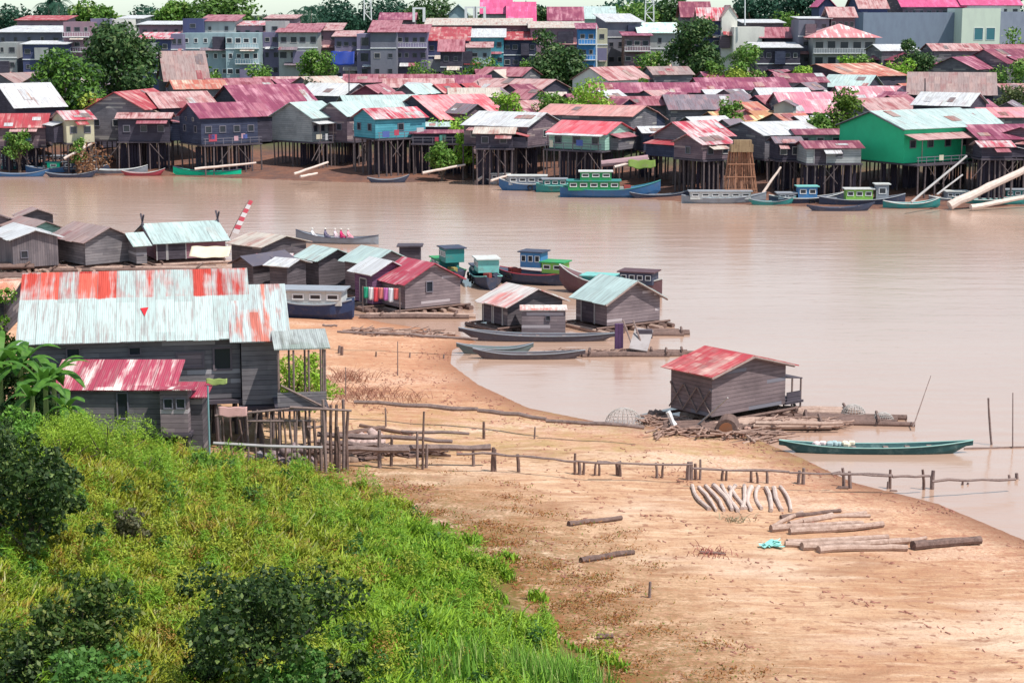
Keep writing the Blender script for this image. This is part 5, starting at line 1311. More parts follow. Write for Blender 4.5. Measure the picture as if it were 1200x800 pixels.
# logs laid out on the beach
gsm = 'short logs laid side by side on the sand'
for k in range(13):
    x0 = 811+8.6*k; x1 = x0+(18-k*.9 if k<6 else -6+(k-9)*2.0)
    a = G(x0+random.uniform(-2,2),572+random.uniform(-2,2)); c = G(x1+2+k*.9,598+k*.15+random.uniform(-2,2))
    a.z += .07; c.z += .07
    logobj('log',a,c,random.uniform(.08,.12),random.uniform(.06,.09),'short bleached log in the neat row on the sand near the rail fence','log',wood((.32,.23,.2),(.66,.52,.46)),group=gsm,bend=random.uniform(-.14,.2),n=8)
L2=[(903,623,1010,616,.15,'leftmost thick log of the middle group on the sand'),(925,626,1035,617,.15,'log at the front of the middle group ending at the right'),(915,608,985,600,.1,'dark slim log at the back of the middle group'),(940,613,1015,603,.1,'pale slim log inside the middle group'),(925,616,975,605,.1,'short crooked log inside the middle group'),(905,620,940,602,.1,'stub log at the left tip of the middle group'),(965,607,1020,606,.09,'thin twisted log at the right of the middle group'),
(922,639,1040,632,.14,'back log of the front group of logs on the sand'),(940,644,1065,637,.16,'long pale front log of the front group'),(958,647,1062,645,.15,'foremost log of the front group with a reddish end'),(1070,644,1148,638,.19,'darkest thick log at the right end of the front group'),(1040,638,1085,632,.09,'thin branch log behind the right end of the front group'),(920,640,965,646,.12,'short stub at the left end of the front group')]
for (x0,y0,x1,y1,r_,lb_) in L2:
    a=G(x0,y0); c=G(x1,y1); a.z+=r_*.8; c.z+=r_*.8
    logobj('log',a,c,r_,r_*.8,lb_,'log',LOG if 'dark' not in lb_ else DARKLOG,bend=random.uniform(-.15,.15),n=9,group='logs laid out on the beach')
for (x0,y0,x1,y1,r_,lb_) in [(666,616,728,609,.12,'lone dark log on the sand above the other lone log'),(681,659,742,649,.13,'lone dark log on the sand with pale splinters'),(820,648,850,650,.06,'small reddish root lying on open sand'),(700,748,718,747,.1,'tiny black log near the reed tips'),(395,512,450,503,.14,'pale boat plank on the sand by the log stack'),(422,500,484,510,.1,'dark plank on the sand by the long dark log')]:
    a=G(x0,y0); c=G(x1,y1); a.z+=r_*.7; c.z+=r_*.7
    logobj('log',a,c,r_,r_*.75,lb_,'log',DARKLOG,n=8)
g=G(761,700); tag(MB().tube([(0,0,-.1),(.02,0,.55)],[.06,.05],6).build('stake',POST,None,g),'short stump stake alone on the open sand','stake')
g=G(905,641); g.z+=.03
m=MB(); random.seed(9)
for k in range(16):
    a_=random.random()*6.28; r_=random.random()*.3; c=Vector((r_*math.cos(a_)*1.3,r_*math.sin(a_),.05+random.random()*.15)); m.box(c,(.3,.22,.02),M=Matrix.Rotation(random.uniform(-.6,.6),4,'X')@Matrix.Rotation(random.uniform(-.6,.6),4,'Y')@Matrix.Rotation(a_,4,'Z'))
tag(m.build('plastic_sheet',paint((.35,.75,.7),.5,.1),None,g),'crumpled pale turquoise plastic on the sand left of the front logs','plastic')
# lumpy heaps
def heap(px,py,w_,h_,mat,label,cat='heap',n=30,s=.22,name='rubble_heap'):
    g=G(px,py); root=None; m=MB(); 
    for k in range(n):
        a_=random.random()*6.28; r_=math.sqrt(random.random()); x=r_*math.cos(a_)*w_/2; y=r_*math.sin(a_)*w_/3; z=h_*(1-r_**2)*random.uniform(.3,1)
        M=Matrix.Rotation(random.random()*6,4,'Z')@Matrix.Rotation(random.random()*3,4,'X'); q=s*random.uniform(.7,1.4)
        i=len(m.v); ico=[(0,0,1),(.9,0,.4),(.28,.85,.45),(-.72,.52,.45),(-.72,-.52,.4),(.28,-.85,.45),(.72,.52,-.45),(-.28,.85,-.45),(-.9,0,-.4),(-.28,-.85,-.45),(.72,-.52,-.45),(0,0,-1)]
        m.v+=[tuple(M@Vector(v)*q*random.uniform(.85,1.1)+Vector((x,y,z))) for v in ico]
        m.f+=[tuple(i+b for b in f) for f in [(0,1,2),(0,2,3),(0,3,4),(0,4,5),(0,5,1),(1,6,2),(2,7,3),(3,8,4),(4,9,5),(5,10,1),(6,7,2),(7,8,3),(8,9,4),(9,10,5),(10,6,1),(11,7,6),(11,8,7),(11,9,8),(11,10,9),(11,6,10)]]
    return tag(m.build(name,mat,None,g,smooth=True),label,cat)
heap(310,546,1.7,.7,wood((.06,.05,.06),(.3,.26,.28)),'dark lumpy heap of stones at the foot of the stake fence')
heap(340,545,1.9,.9,wood((.07,.05,.06),(.34,.25,.25)),'brown and black heap beside the dark stone heap')
heap(430,520,1.6,.6,wood((.3,.2,.18),(.6,.45,.42)),'pale debris heap at the left end of the long dark log')
heap(395,540,1.6,.3,wood((.1,.06,.05),(.3,.2,.15)),'flat brown debris beside the log stack')
heap(880,510,2.0,.35,wood((.3,.16,.12),(.6,.4,.34)),'scatter of broken wood at the waterline below the red roofed house',s=.13)
heap(770,492,1.0,.55,wood((.12,.08,.07),(.3,.2,.17)),'brown bundle at the left corner of the red roofed house',s=.16)
# people in the longboat
def person(base, rz, shirt, label, seated=True):
    root = empty('person', base, rz, label, 'person')
    me = bpy.data.meshes.new('body'); 
    J = [(0,0,.12),(0,.02,.38),(0,.03,.55),(0,.02,.64),(0,.04,.76),(0,.05,.86),
         (.19,.02,.53),(.24,.12,.33),(.2,.3,.25),(-.19,.02,.53),(-.24,.12,.33),(-.2,.3,.25),
         (.1,.06,.1),(.13,.42,.2),(.12,.45,-.1),(-.1,.06,.1),(-.13,.42,.2),(-.12,.45,-.1)]
    E = [(0,1),(1,2),(2,3),(3,4),(4,5),(2,6),(6,7),(7,8),(2,9),(9,10),(10,11),(0,12),(12,13),(13,14),(0,15),(15,16),(16,17)]
    me.from_pydata(J,E,[]); o = bpy.data.objects.new('body',me); COL.objects.link(o); o.parent=root
    me.materials.append(paint(shirt,.8,.1))
    md=o.modifiers.new('s','SKIN'); sv=me.skin_vertices[0].data
    rad=[.15,.145,.14,.055,.1,.08,.07,.05,.045,.07,.05,.045,.09,.07,.05,.09,.07,.05]
    for v,r_ in zip(sv,rad): v.radius=(r_,r_)
    sv[0].use_root=True
    o.modifiers.new('sub','SUBSURF').levels=1; o.modifiers['sub'].render_levels=1
    m=MB(); 
    for j in range(6): m.tube([(0,.03,.80+.02*j),(0,.03,.82+.02*j)],[.115-.012*j,.105-.014*j],8)
    m.build('hat',paint((.6,.55,.5),.8,.1),root)
    return root
M_ = Matrix.Translation(fb.location)@fb.rotation_euler.to_matrix().to_4x4()
for (x,c,lb_) in [(2.3,(.7,.68,.7),'person in white sitting at the left end of the longboat'),(1.1,(.15,.13,.2),'person in dark clothes seated in the longboat'),(.2,(.75,.6,.65),'person in pale pink seated left of the magenta shirt'),(-.35,(.6,.03,.15),'person in a magenta shirt in the middle of the longboat'),(-1.0,(.8,.35,.42),'person in a rose shirt seated right of the magenta shirt')]:
    p_ = M_@Vector((x,0,.42)); person(p_, fb.rotation_euler.z+math.pi/2, c, lb_)
# ---------- foliage -------------
rng = np.random.default_rng(11)
def unit(v): return v/np.maximum(1e-6,np.linalg.norm(v,axis=1,keepdims=True))
def leaves(cent, nrm, size, asp=.5, fold=.25):
    """diamond leaves: centres Nx3, normals Nx3, size N"""
    N=len(cent); r=rng.normal(size=(N,3)); t=unit(np.cross(nrm,r)); b=np.cross(nrm,t)
    s=size[:,None]
    v0=cent-t*s*.5; v1=cent+b*s*asp*.5-nrm*s*fold*.2; v2=cent+t*s*.5-nrm*s*fold*.3; v3=cent-b*s*asp*.5-nrm*s*fold*.2
    V=np.stack([v0,v1,v2,v3],1).reshape(-1,3); Fq=np.arange(4*N).reshape(N,4); return V,Fq
def clump_pts(clumps, n, shell=.55):
    C=np.array([c[:3] for c in clumps]); Rr=np.array([[c[3],c[4],c[5]] for c in clumps])
    wgt=(Rr.prod(1))**(2/3); idx=rng.choice(len(C),n,p=wgt/wgt.sum())
    d=unit(rng.normal(size=(n,3))); rad=(shell+(1-shell)*rng.random(n)**.6)[:,None]
    rad=rad*(1+.12*rng.normal(size=(n,1)))
    return C[idx]+d*Rr[idx]*rad, d
def tree(name, base, H, W, mat, label, n=2500, rough=0, leaf=.3, cat='tree', trunk=.3, nclump=14, flat=.8, seed=0, group=None, crown0=.3, trunkmat=None, asp=.55, part='crown', lean=0):
    """base: Vector on the ground; H total height, W crown width"""
    random.seed(seed*7+3); root=empty(name,base,0,label,cat,group); cz=H*(crown0+(1-crown0)/2); ch=H*(1-crown0)/2
    cl=[(0,0,cz,W*.30,W*.30,ch*.62)]
    for k in range(nclump):
        a=random.random()*6.28; el=random.uniform(-.75,1); rr=random.uniform(.55,.8)*math.sqrt(max(.05,1-el*el*.8))
        s=random.uniform(.16,.27)*W
        if rough: rr=random.uniform(.3,1.3)*math.sqrt(max(.05,1-el*el*.7)); s=random.choice((.06,.09,.12,.17))*W; el*=random.choice((.9,1.0,1.25))
        cl.append((math.cos(a)*rr*W/2,math.sin(a)*rr*W/2,cz+el*ch*.78,s,s,s*flat))
    P_,d=clump_pts(cl,n); nr=unit(d+np.array([0,0,.5])+(1.0 if rough else .7)*rng.normal(size=d.shape))
    V,Fq=leaves(P_,nr,leaf*((.35+1.1*rng.random(n)**1.6) if rough else (.6+.8*rng.random(n))),asp)
    V[:,2]=np.maximum(V[:,2],.03)
    np_mesh(part,V,Fq,mat,root)
    m=MB(); m.tube([(0,0,-.4),(lean*.3,.03*H,H*crown0*.7),(lean,0,cz)],[trunk,trunk*.75,trunk*.4],7)
    for k in range(6):
        c=cl[1+k]; z0=H*crown0*random.uniform(.7,1.1); m.tube([(lean*.3,0,z0),(c[0]*.55,c[1]*.55,(z0+c[2])/2+.1*H*0),(c[0],c[1],c[2])],[trunk*.42,trunk*.28,trunk*.1],5)
    m.build('trunk',trunkmat or wood((.05,.035,.03),(.15,.11,.09)),root)
    return root
lfDARK=leafmat((.015,.045,.014),(.055,.12,.03),(.14,.2,.07)); lfMID=leafmat((.04,.11,.018),(.13,.26,.035),(.26,.36,.09)); lfBRI=leafmat((.1,.26,.025),(.28,.46,.045),(.38,.5,.1)); lfYEL=leafmat((.16,.26,.02),(.36,.42,.06)); lfHAZE=leafmat((.012,.05,.03),(.035,.1,.06)); lfNEAR=leafmat((.008,.022,.006),(.035,.075,.012),(.16,.22,.06),nsc=1.2); lfGREY=leafmat((.08,.1,.06),(.2,.2,.14))  # blue far leaves: distance haze put into the leaf colour
def ft(D,xl,xr,yt,yb_,mat,label,n=1800,leaf=.55,name='tree',seed=1,cat='tree',crown0=.3,**k):
    a=P((xl+xr)/2,yb_,D); W_=(xr-xl)*D/F; zt=P((xl+xr)/2,yt,D).z
    zb=fz(a.x,D); W_*=1.12; return tree(name,Vector((a.x,D,zb)),(zt-zb)*1.04,W_,mat,label,n=int(n*1.35),leaf=leaf*1.1,seed=seed,cat=cat,trunk=.06*W_+.05,crown0=crown0,**k)
ft(262,44,116,67,128,leafmat((.03,.10,.02),(.12,.24,.03),(.03,.06,.03),nsc=.25),'bright green round tree at the left of the opposite bank',n=4200,leaf=.6,seed=2,nclump=18,crown0=.15)
ft(300,106,188,33,110,lfDARK,'tall dark bushy tree at the upper left',n=5200,leaf=.7,seed=3,nclump=20,crown0=.12)
ft(252,92,118,108,132,lfYEL,'small yellow green shrub beside the grey gabled house',n=700,leaf=.4,seed=4,crown0=.1,name='shrub',cat='shrub')
ft(330,618,682,35,92,lfDARK,'dark bushy tree left of the bright blue house',n=4000,leaf=.65,seed=5,nclump=16,crown0=.05)
ft(345,740,790,60,92,lfMID,'mid green shrubbery under the turquoise roofed house',n=1800,leaf=.5,seed=6,crown0=.05)
ft(340,786,842,22,94,lfDARK,'tall dark tree left of the tall white wall',n=4200,leaf=.65,seed=7,nclump=18,crown0=.05)
ft(322,822,850,70,95,lfMID,'leafy shrub in front of the dark tree and white wall',n=1200,leaf=.5,seed=8,crown0=.05,name='shrub',cat='shrub')
ft(318,845,895,55,92,lfMID,'green shrub mass under the palm by the white wall',n=2200,leaf=.5,seed=9,crown0=.05,name='shrub',cat='shrub')
ft(312,826,880,82,94,lfYEL,'yellow green hedge along the purple magenta roof',n=1300,leaf=.4,seed=10,crown0=.0,name='hedge',cat='hedge')
ft(244,655,718,100,134,lfBRI,'bright lime green bush among the roofs in the centre',n=2600,leaf=.42,seed=11,crown0=.1,nclump=12)
ft(243,622,662,108,134,lfMID,'green bush directly left of the lime green bush',n=1500,leaf=.42,seed=12,crown0=.1)
ft(238,574,610,108,142,lfBRI,'bright green tree between the red hall and the white roof',n=1600,leaf=.4,seed=13,crown0=.1)
ft(240,842,872,113,132,lfMID,'small round tree on the broad grey roofs',n=1100,leaf=.4,seed=14,crown0=.1)
ft(226,955,1006,108,150,leafmat((.05,.12,.02),(.16,.24,.03)),'olive green round tree among the roofs at the right',n=2200,leaf=.42,seed=15,crown0=.1)
ft(222,948,972,128,150,lfMID,'small green shrub at the foot of the olive tree',n=900,leaf=.4,seed=16,crown0=.1,name='shrub',cat='shrub')
ft(330,1050,1090,46,84,lfDARK,'round dark green tree below the warehouse',n=2000,leaf=.5,seed=17,crown0=.1)
ft(322,1028,1078,70,99,lfBRI,'bright yellow green tree below the round dark tree',n=2000,leaf=.5,seed=18,crown0=.05)
ft(350,988,1025,60,76,lfMID,'low green bush in front of the pavilion',n=900,leaf=.5,seed=19,crown0=.05,name='shrub',cat='shrub')
ft(345,976,1003,62,78,lfBRI,'lime bush before the pavilion columns',n=700,leaf=.5,seed=20,crown0=.05,name='shrub',cat='shrub')
ft(330,1160,1210,70,98,lfMID,'dark green shrubs at the right edge under the warehouse',n=1700,leaf=.5,seed=21,crown0=.05)
ft(285,1168,1206,98,122,leafmat((.06,.09,.03),(.14,.17,.06)),'olive shrub at the right edge right of the big beige roof',n=1200,leaf=.45,seed=22,crown0=.05,name='shrub',cat='shrub')
ft(360,1165,1205,30,62,lfMID,'tree at the right edge in front of the warehouse',n=900,leaf=.6,seed=23,crown0=.2)
ft(350,354,392,58,92,lfMID,'feathery green tree in front of the middle grey block',n=2000,leaf=.5,seed=24,crown0=.1)
ft(312,334,362,94,112,lfYEL,'yellow shrub beside the cream gable',n=900,leaf=.4,seed=25,crown0=.05,name='shrub',cat='shrub')
ft(290,355,380,86,112,lfGREY,'grey twiggy bush in the left middle of the roofs',n=900,leaf=.35,seed=26,crown0=.05,name='shrub',cat='shrub')
ft(330,378,400,86,100,lfDARK,'dark shrub right of the grey twiggy bush',n=600,leaf=.4,seed=27,crown0=.05,name='shrub',cat='shrub')
ft(370,478,512,72,88,lfMID,'garden shrubs before the two storey columned house',n=800,leaf=.45,seed=28,crown0=.05,name='shrub',cat='shrub')
ft(350,548,588,68,90,lfMID,'green garden tree before the tiered red houses',n=1500,leaf=.5,seed=29,crown0=.05)
ft(345,604,626,62,84,lfMID,'green tree right of the tiered red houses',n=1000,leaf=.5,seed=30,crown0=.05)
ft(350,528,550,80,92,lfBRI,'small bright shrub below the curved awning roof',n=500,leaf=.4,seed=31,crown0=.0,name='shrub',cat='shrub')
ft(360,286,320,76,94,lfMID,'green shrubs at the foot of the mint grey block',n=1100,leaf=.5,seed=32,crown0=.0,name='shrub',cat='shrub')
ft(225,504,532,168,202,lfMID,'drooping green shrub growing on the mud bank',n=1300,leaf=.4,seed=33,crown0=.15)
ft(228,532,560,156,186,lfBRI,'pale green shrub left of the white roofed stilt house',n=1100,leaf=.35,seed=34,crown0=.15,name='shrub',cat='shrub')
ft(238,500,560,142,152,lfBRI,'strip of green shrubs between roofs below the red hall',n=900,leaf=.35,seed=35,crown0=.5,name='shrub',cat='shrub')
ft(226,752,786,160,180,lfYEL,'yellow green brush beside the brown gabled stilt house',n=700,leaf=.35,seed=36,crown0=.2,name='shrub',cat='shrub')
ft(236,8,36,150,180,lfMID,'green plants in front of the low red stilt hut',n=900,leaf=.35,seed=37,crown0=.2,name='shrub',cat='shrub')
ft(234,78,100,160,178,lfMID,'green shrub under the cream cottage',n=600,leaf=.35,seed=38,crown0=.2,name='shrub',cat='shrub')
ft(232,88,128,172,196,leafmat((.15,.05,.03),(.3,.16,.08)),'reddish brown brush on the bank left of the green canoe',n=500,leaf=.3,seed=39,crown0=.1,name='shrub',cat='shrub')
ft(300,506,540,84,104,lfMID,'round green tree in the middle of the rose roofs',n=1200,leaf=.42,seed=141,crown0=.1)
ft(290,742,770,92,112,lfMID,'green tree behind the long magenta shed end',n=1200,leaf=.42,seed=142,crown0=.1)
ft(300,928,956,78,98,lfBRI,'bright green tree beside the salmon hall gable',n=1200,leaf=.42,seed=143,crown0=.1)
ft(340,800,830,60,88,lfMID,'mid green tree right of the tall dark tree',n=1400,leaf=.5,seed=144,crown0=.05)
ft(345,1100,1140,66,84,lfMID,'green tree between the maroon roofs below the warehouse',n=1000,leaf=.45,seed=145,crown0=.1)
ft(262,1186,1212,124,146,lfMID,'green shrub at the right edge beside the pink striped roof',n=900,leaf=.4,seed=146,crown0=.1,name='shrub',cat='shrub')
ft(330,232,262,78,96,lfMID,'green tree below the mint grey block',n=1000,leaf=.45,seed=147,crown0=.05)
# palms
def palm(base,H,mat,label,nf=16,fl=3.0,seed=1,name='palm_tree',fw=.32,trunk=.16,cat='palm tree'):
    random.seed(seed); root=empty(name,base,0,label,cat); top=Vector((random.uniform(-.5,.5),0,H))
    MB().tube([(0,0,-.3),(top.x*.4,0,H*.5),top],[trunk*1.2,trunk,trunk*.8],7).build('trunk',wood((.1,.08,.07),(.25,.2,.17)),root)
    for k in range(nf):
        a=6.283*k/nf+random.uniform(-.2,.2); up=random.uniform(.1,1.1); m=MB(); pts=[]
        for j in range(8):
            u=j/7; r_=fl*u; z=fl*(up*u-1.15*u*u); pts.append(top+Vector((math.cos(a)*r_,math.sin(a)*r_,z)))
        sd=Vector((-math.sin(a),math.cos(a),0))
        for j in range(7):
            for s_ in (-1,1):
                for q in (0,.5):
                    p0=pts[j]*(1-q)+pts[j+1]*q; p1=pts[j]*(.72-q*.7+.0)+pts[j+1]*(.28+q*.7) if q==0 else pts[j]*.2+pts[j+1]*.8
                    w_=fw*3*math.sin(math.pi*min(1,(j+q+.8)/8)); tip=p0+sd*s_*w_+(pts[j+1]-pts[j])*.7+Vector((0,0,-w_*.5)); m.quad(p0,p1,tip)
        m.build('frond',mat,root)
    return root
def fp(D,px,yt,label,fl=2.8,seed=1,mat=lfDARK,**k):
    a=P(px,60,D); z=fz(a.x,D); H=P(px,yt,D).z-z; return palm(Vector((a.x,D,z)),H-fl*.15,mat,label,fl=fl,seed=seed,**k)
fp(320,868,62,'dark palm in front of the low cream wall',fl=3.6,seed=3)
fp(560,60,4,'palm standing against the sky at the upper left',fl=5,seed=4,mat=lfHAZE)
fp(540,365,8,'dark palm beside the far wood left of the lattice mast',fl=5,seed=5,mat=lfHAZE)
fp(545,352,12,'shorter palm next to the dark palm by the far wood',fl=4.5,seed=6,mat=lfHAZE)
fp(545,72,2,'taller palm right of the first sky palm',fl=5,seed=8,mat=lfHAZE)
# skyline trees
def sk_(D,xl,xr,yt,mat,label,seed,n=1800,leaf=1.1,**k): ft(D,xl,xr,yt,40,mat,label,n=n,leaf=leaf,seed=seed,crown0=k.pop('crown0',.3),**k)
sk_(620,-5,42,10,lfHAZE,'hazy green tree at the far upper left skyline',51)
sk_(590,42,82,0,lfHAZE,'dark crown behind the sky palms at the upper left',52,crown0=.4)
sk_(540,86,142,3,lfMID,'spreading green tree on the skyline at the left',53,n=2600,crown0=.35)
sk_(560,150,200,14,lfHAZE,'low dark blue green tree on the skyline',54)
sk_(520,178,232,6,lfMID,'wide green skyline tree above the pink upper storey',55,n=2600)
sk_(525,222,302,2,leafmat((.04,.10,.02),(.12,.22,.04)),'bright green skyline tree left of the pale sky gap',56,n=3400)
sk_(640,300,345,16,lfHAZE,'far low trees in the pale sky gap',57,crown0=.1)
sk_(600,366,425,2,lfHAZE,'dark rounded wood tree left of the lattice mast',58,n=2600,crown0=.2)
sk_(605,416,482,4,lfHAZE,'dark rounded wood tree behind the lattice mast',59,n=2600,crown0=.2)
sk_(600,470,532,0,lfDARK,'dark green tree above the rooftop frame',60,n=2600,crown0=.2)
sk_(560,616,650,8,lfDARK,'small dark tree right of the bright pink roofs',61)
sk_(600,715,770,-6,lfMID,'green tree behind the tall white mast',62,n=2400,crown0=.2)
sk_(600,760,815,0,lfDARK,'dark tree behind the plum roof',63,n=2400,crown0=.2)
sk_(520,862,925,-14,lfHAZE,'large dark tree behind the pale flat roofed terrace',64,n=3400,crown0=.1,leaf=1.0)
sk_(515,905,975,-16,lfHAZE,'large dark tree behind the pavilion',65,n=3400,crown0=.1,leaf=1.0)
sk_(560,1000,1080,-8,lfDARK,'dark tree mass behind the warehouse roofs',66,n=2400,crown0=.1)
sk_(430,895,940,14,lfMID,'green tree above the white awnings left of the pavilion',67,n=1400,leaf=.7,crown0=.2)
# far wood as one mass
n_=42000; xx=rng.uniform(-420,420,n_); yy=rng.uniform(640,760,n_); hh=11+4.0*np.sin(xx*.045)+3*np.sin(xx*.11+2)+2*np.sin(yy*.2+xx*.3)-4.5*((xx<-75)&(xx>-250))
zz=2.6+hh*rng.random(n_)**.45*1.35; C_=np.stack([xx,yy,zz],1); nr=unit(rng.normal(size=(n_,3))+[0,-.4,.6]); V,Fq=leaves(C_,nr,1.9*(.6+.8*rng.random(n_)),.7)
o=np_mesh('far_wood',V,Fq,lfHAZE); tag(o,kind='stuff',label='distant dark blue green wood along the skyline',cat='wood')
# ---------- near grass and bushes -------------
def land_pts(n, cond):
    x=rng.uniform(-40,8,n); y=rng.uniform(36,86,n); k=(np.abs(x)<y*.29+1.5); x=x[k];y=y[k]; g=seg_dist(x,y,GRASS[:-2]); ins=inside(x,y,GRASS)
    nn=np.sin(x*1.9+1.3*np.sin(y*.8))*np.sin(y*1.5+x*.4)+.5*np.sin(x*4+y*2.3)
    g=np.where(ins,g,-g)+1.1*nn; k=(g>0)&(ins|(g+0*x>.2)); return x[k],y[k],g[k]
x,y,g=land_pts(640000,None)
# taller toward the camera and inland, thin out at the edge
keep=rng.random(len(x))<np.clip(g/2.2+.08+.35*np.sin(x*2.1+y)*np.sin(y*1.7-x*.6),0,1)*np.clip(56/y,.55,1)
x,y,g=x[keep],y[keep],g[keep]; z=ground_np(x,y); N=len(x)
nz=np.sin(x*.55+1.3*np.sin(y*.3))*np.sin(y*.45+.9*np.sin(x*.4+1)); nz2=np.sin(x*1.7+y*.6)*np.sin(y*1.9-x*.8)
nz3=np.sin(x*3.9+1.5*np.sin(y*2.3))*np.sin(y*3.3+x); hgt=(.36+.2*nz+.16*nz2+.16*nz3+.2*rng.random(N)+.35*(rng.random(N)>.975))*.72*np.clip(g/2+.35,0,1)+.05; hgt=np.maximum(hgt,.1)
a=rng.random(N)*6.283; wd=.022+.022*rng.random(N); ben=hgt*(.25+.6*rng.random(N))
dx=np.cos(a);dy=np.sin(a); fx_=-dy*wd;fy_=dx*wd
b0=np.stack([x-fx_,y-fy_,z-.05],1);b1=np.stack([x+fx_,y+fy_,z-.05],1)
m0=np.stack([x+dx*ben*.35-fx_*.9,y+dy*ben*.35-fy_*.9,z+hgt*.62],1);m1=np.stack([x+dx*ben*.35+fx_*.9,y+dy*ben*.35+fy_*.9,z+hgt*.62],1)
t0=np.stack([x+dx*ben-fx_*.15,y+dy*ben-fy_*.15,z+hgt*.95],1);t1=np.stack([x+dx*ben+fx_*.15,y+dy*ben+fy_*.15,z+hgt],1)
V=np.stack([b0,b1,m0,m1,t0,t1],1).reshape(-1,3); i=np.arange(N)[:,None]*6
Fq=np.concatenate([i+[0,1,3,2],i+[2,3,5,4]],1).reshape(-1,4)
def grassmat():
    t=NT('grass'); gg=t.n('ShaderNodeNewGeometry'); ri=gg.outputs['Random Per Island']; p=gg.outputs['Position']; X_,Y_,Z_=t.sep(p)
    n1=t.noise(p,.35,3,.6); n2=t.noise(p,1.4,3,.7); n3=t.noise(p,.18,2,.5)
    c=t.mix(ri,(.14,.18,.012),(.42,.44,.04))
    c=t.mix(t.math('MULTIPLY',t.ramp(n1,.45,.65),.7),c,t.mix(ri,(.06,.16,.012),(.22,.38,.025)))
    c=t.mix(t.math('MULTIPLY',t.ramp(n2,.5,.64),.75),c,t.mix(ri,(.20,.09,.015),(.36,.22,.035)))
    c=t.mix(t.math('MULTIPLY',t.ramp(t.wn(t.comb(ri,.2,.7)),.9,.92),.8),c,(.42,.40,.18))
    # fresher, purer green along the beach edge
    e=t.math('MULTIPLY',t.ramp(X_,-7.5,-3.5),t.ramp(Y_,72,66)); c=t.mix(t.math('MULTIPLY',e,.75),c,t.mix(ri,(.06,.2,.012),(.26,.48,.03)))
    t.b.inputs['Roughness'].default_value=.6; t.col(c)
    tr=t.n('ShaderNodeBsdfTranslucent'); t.l(c,tr.inputs[0]); ms=t.n('ShaderNodeMixShader'); ms.inputs[0].default_value=.2; out=t.t.nodes['Material Output']
    t.l(t.b.outputs[0],ms.inputs[1]); t.l(tr.outputs[0],ms.inputs[2]); t.l(ms.outputs[0],out.inputs[0]); return t.m
o=np_mesh('grass',V,Fq,grassmat()); tag(o,kind='stuff',label='thick yellow green grass covering the near bank',cat='grass')
# broad leaved weeds mixed in
x,y,g=land_pts(330000,None); k=(g>.5)&(np.sin(x*.8+2)*np.sin(y*.6+1)+.5*rng.normal(size=len(x))>-.1); x,y=x[k],y[k]; N=len(x); z=ground_np(x,y)+.1+.42*rng.random(N)
V,Fq=leaves(np.stack([x,y,z],1),unit(rng.normal(size=(N,3))*.8+[0,0,1]),.05+.08*rng.random(N),.5)
o=np_mesh('weeds',V,Fq,leafmat((.12,.22,.015),(.30,.42,.03),(.3,.2,.04),nsc=.55)); tag(o,kind='stuff',label='leafy weeds mixed into the near grass',cat='weeds')
# leafy clumps standing in the grass
def clumps(nm, label, ncl, nl, rad, hh, mat, size, asp, seed, smin=.5):
    rr=np.random.default_rng(seed); cx,cy,cg=land_pts(ncl*9,None); k=cg>smin; cx,cy=cx[k][:ncl],cy[k][:ncl]
    n_c=len(cx); R_=rad*(.5+rr.random(n_c)); H_=hh*(.5+rr.random(n_c)); ix=rr.integers(0,n_c,n_c*nl)
    d=unit(rr.normal(size=(len(ix),3))); d[:,2]=np.abs(d[:,2]); q=rr.random((len(ix),1))**.4
    cz=ground_np(cx,cy); C_=np.stack([cx[ix],cy[ix],cz[ix]+.1],1)+d*q*np.stack([R_[ix],R_[ix],H_[ix]],1)
    V,Fq=leaves(C_,unit(d+.8*rr.normal(size=d.shape)+[0,0,.4]),size*(.6+.8*rr.random(len(ix))),asp)
    o=np_mesh(nm,V,Fq,mat); tag(o,kind='stuff',label=label,cat='undergrowth')
clumps('undergrowth','lime green leafy clumps scattered through the near grass',300,330,.5,.75,leafmat((.14,.2,.015),(.36,.40,.04),nsc=.9),.1,.4,31)
clumps('undergrowth','dark green leafy clumps scattered through the near grass',110,330,.45,.7,leafmat((.015,.06,.012),(.06,.15,.02),nsc=.9),.11,.5,32,1.2)
clumps('undergrowth','rust brown dry clumps scattered through the near grass',190,260,.4,.6,leafmat((.24,.1,.02),(.42,.26,.06),nsc=.9),.08,.35,33)
clumps('undergrowth','tall grassy clumps scattered through the near grass',260,260,.35,1.0,leafmat((.07,.2,.015),(.24,.4,.03),nsc=.9),.22,.12,34)
# reeds at the lower edge
x=[];y=[]
cx0=[G(px,py) for px,py in ((600,800),(622,800),(650,806),(672,806),(560,790),(690,812),(520,800),(640,812))]
pts_=np.concatenate([np.stack([rng.normal(c.x,.42,170),rng.normal(c.y,.6,170)],1) for c in cx0])
x,y=pts_[:,0],pts_[:,1]; N=len(x); z=ground_np(x,y); hgt=.55+.65*rng.random(N); a=rng.random(N)*6.283; wd=.024+.01*rng.random(N); ben=hgt*(.1+.35*rng.random(N)); dx=np.cos(a);dy=np.sin(a); fx_=-dy*wd;fy_=dx*wd
rows_=[]
for u in (0,.35,.7,1.0):
    bb=ben*u*u; ww=(1-u)**.6 if u<1 else .05
    rows_+= [np.stack([x+dx*bb-fx_*ww,y+dy*bb-fy_*ww,z-.05+hgt*u],1),np.stack([x+dx*bb+fx_*ww,y+dy*bb+fy_*ww,z-.05+hgt*u],1)]
V=np.stack(rows_,1).reshape(-1,3); i=np.arange(N)[:,None]*8; Fq=np.concatenate([i+[0,1,3,2],i+[2,3,5,4],i+[4,5,7,6]],1).reshape(-1,4)
o=np_mesh('reeds',V,Fq,leafmat((.06,.2,.02),(.24,.42,.06),(.4,.45,.15))); tag(o,kind='stuff',label='tall green reeds at the bottom edge beside the sand',cat='reeds')
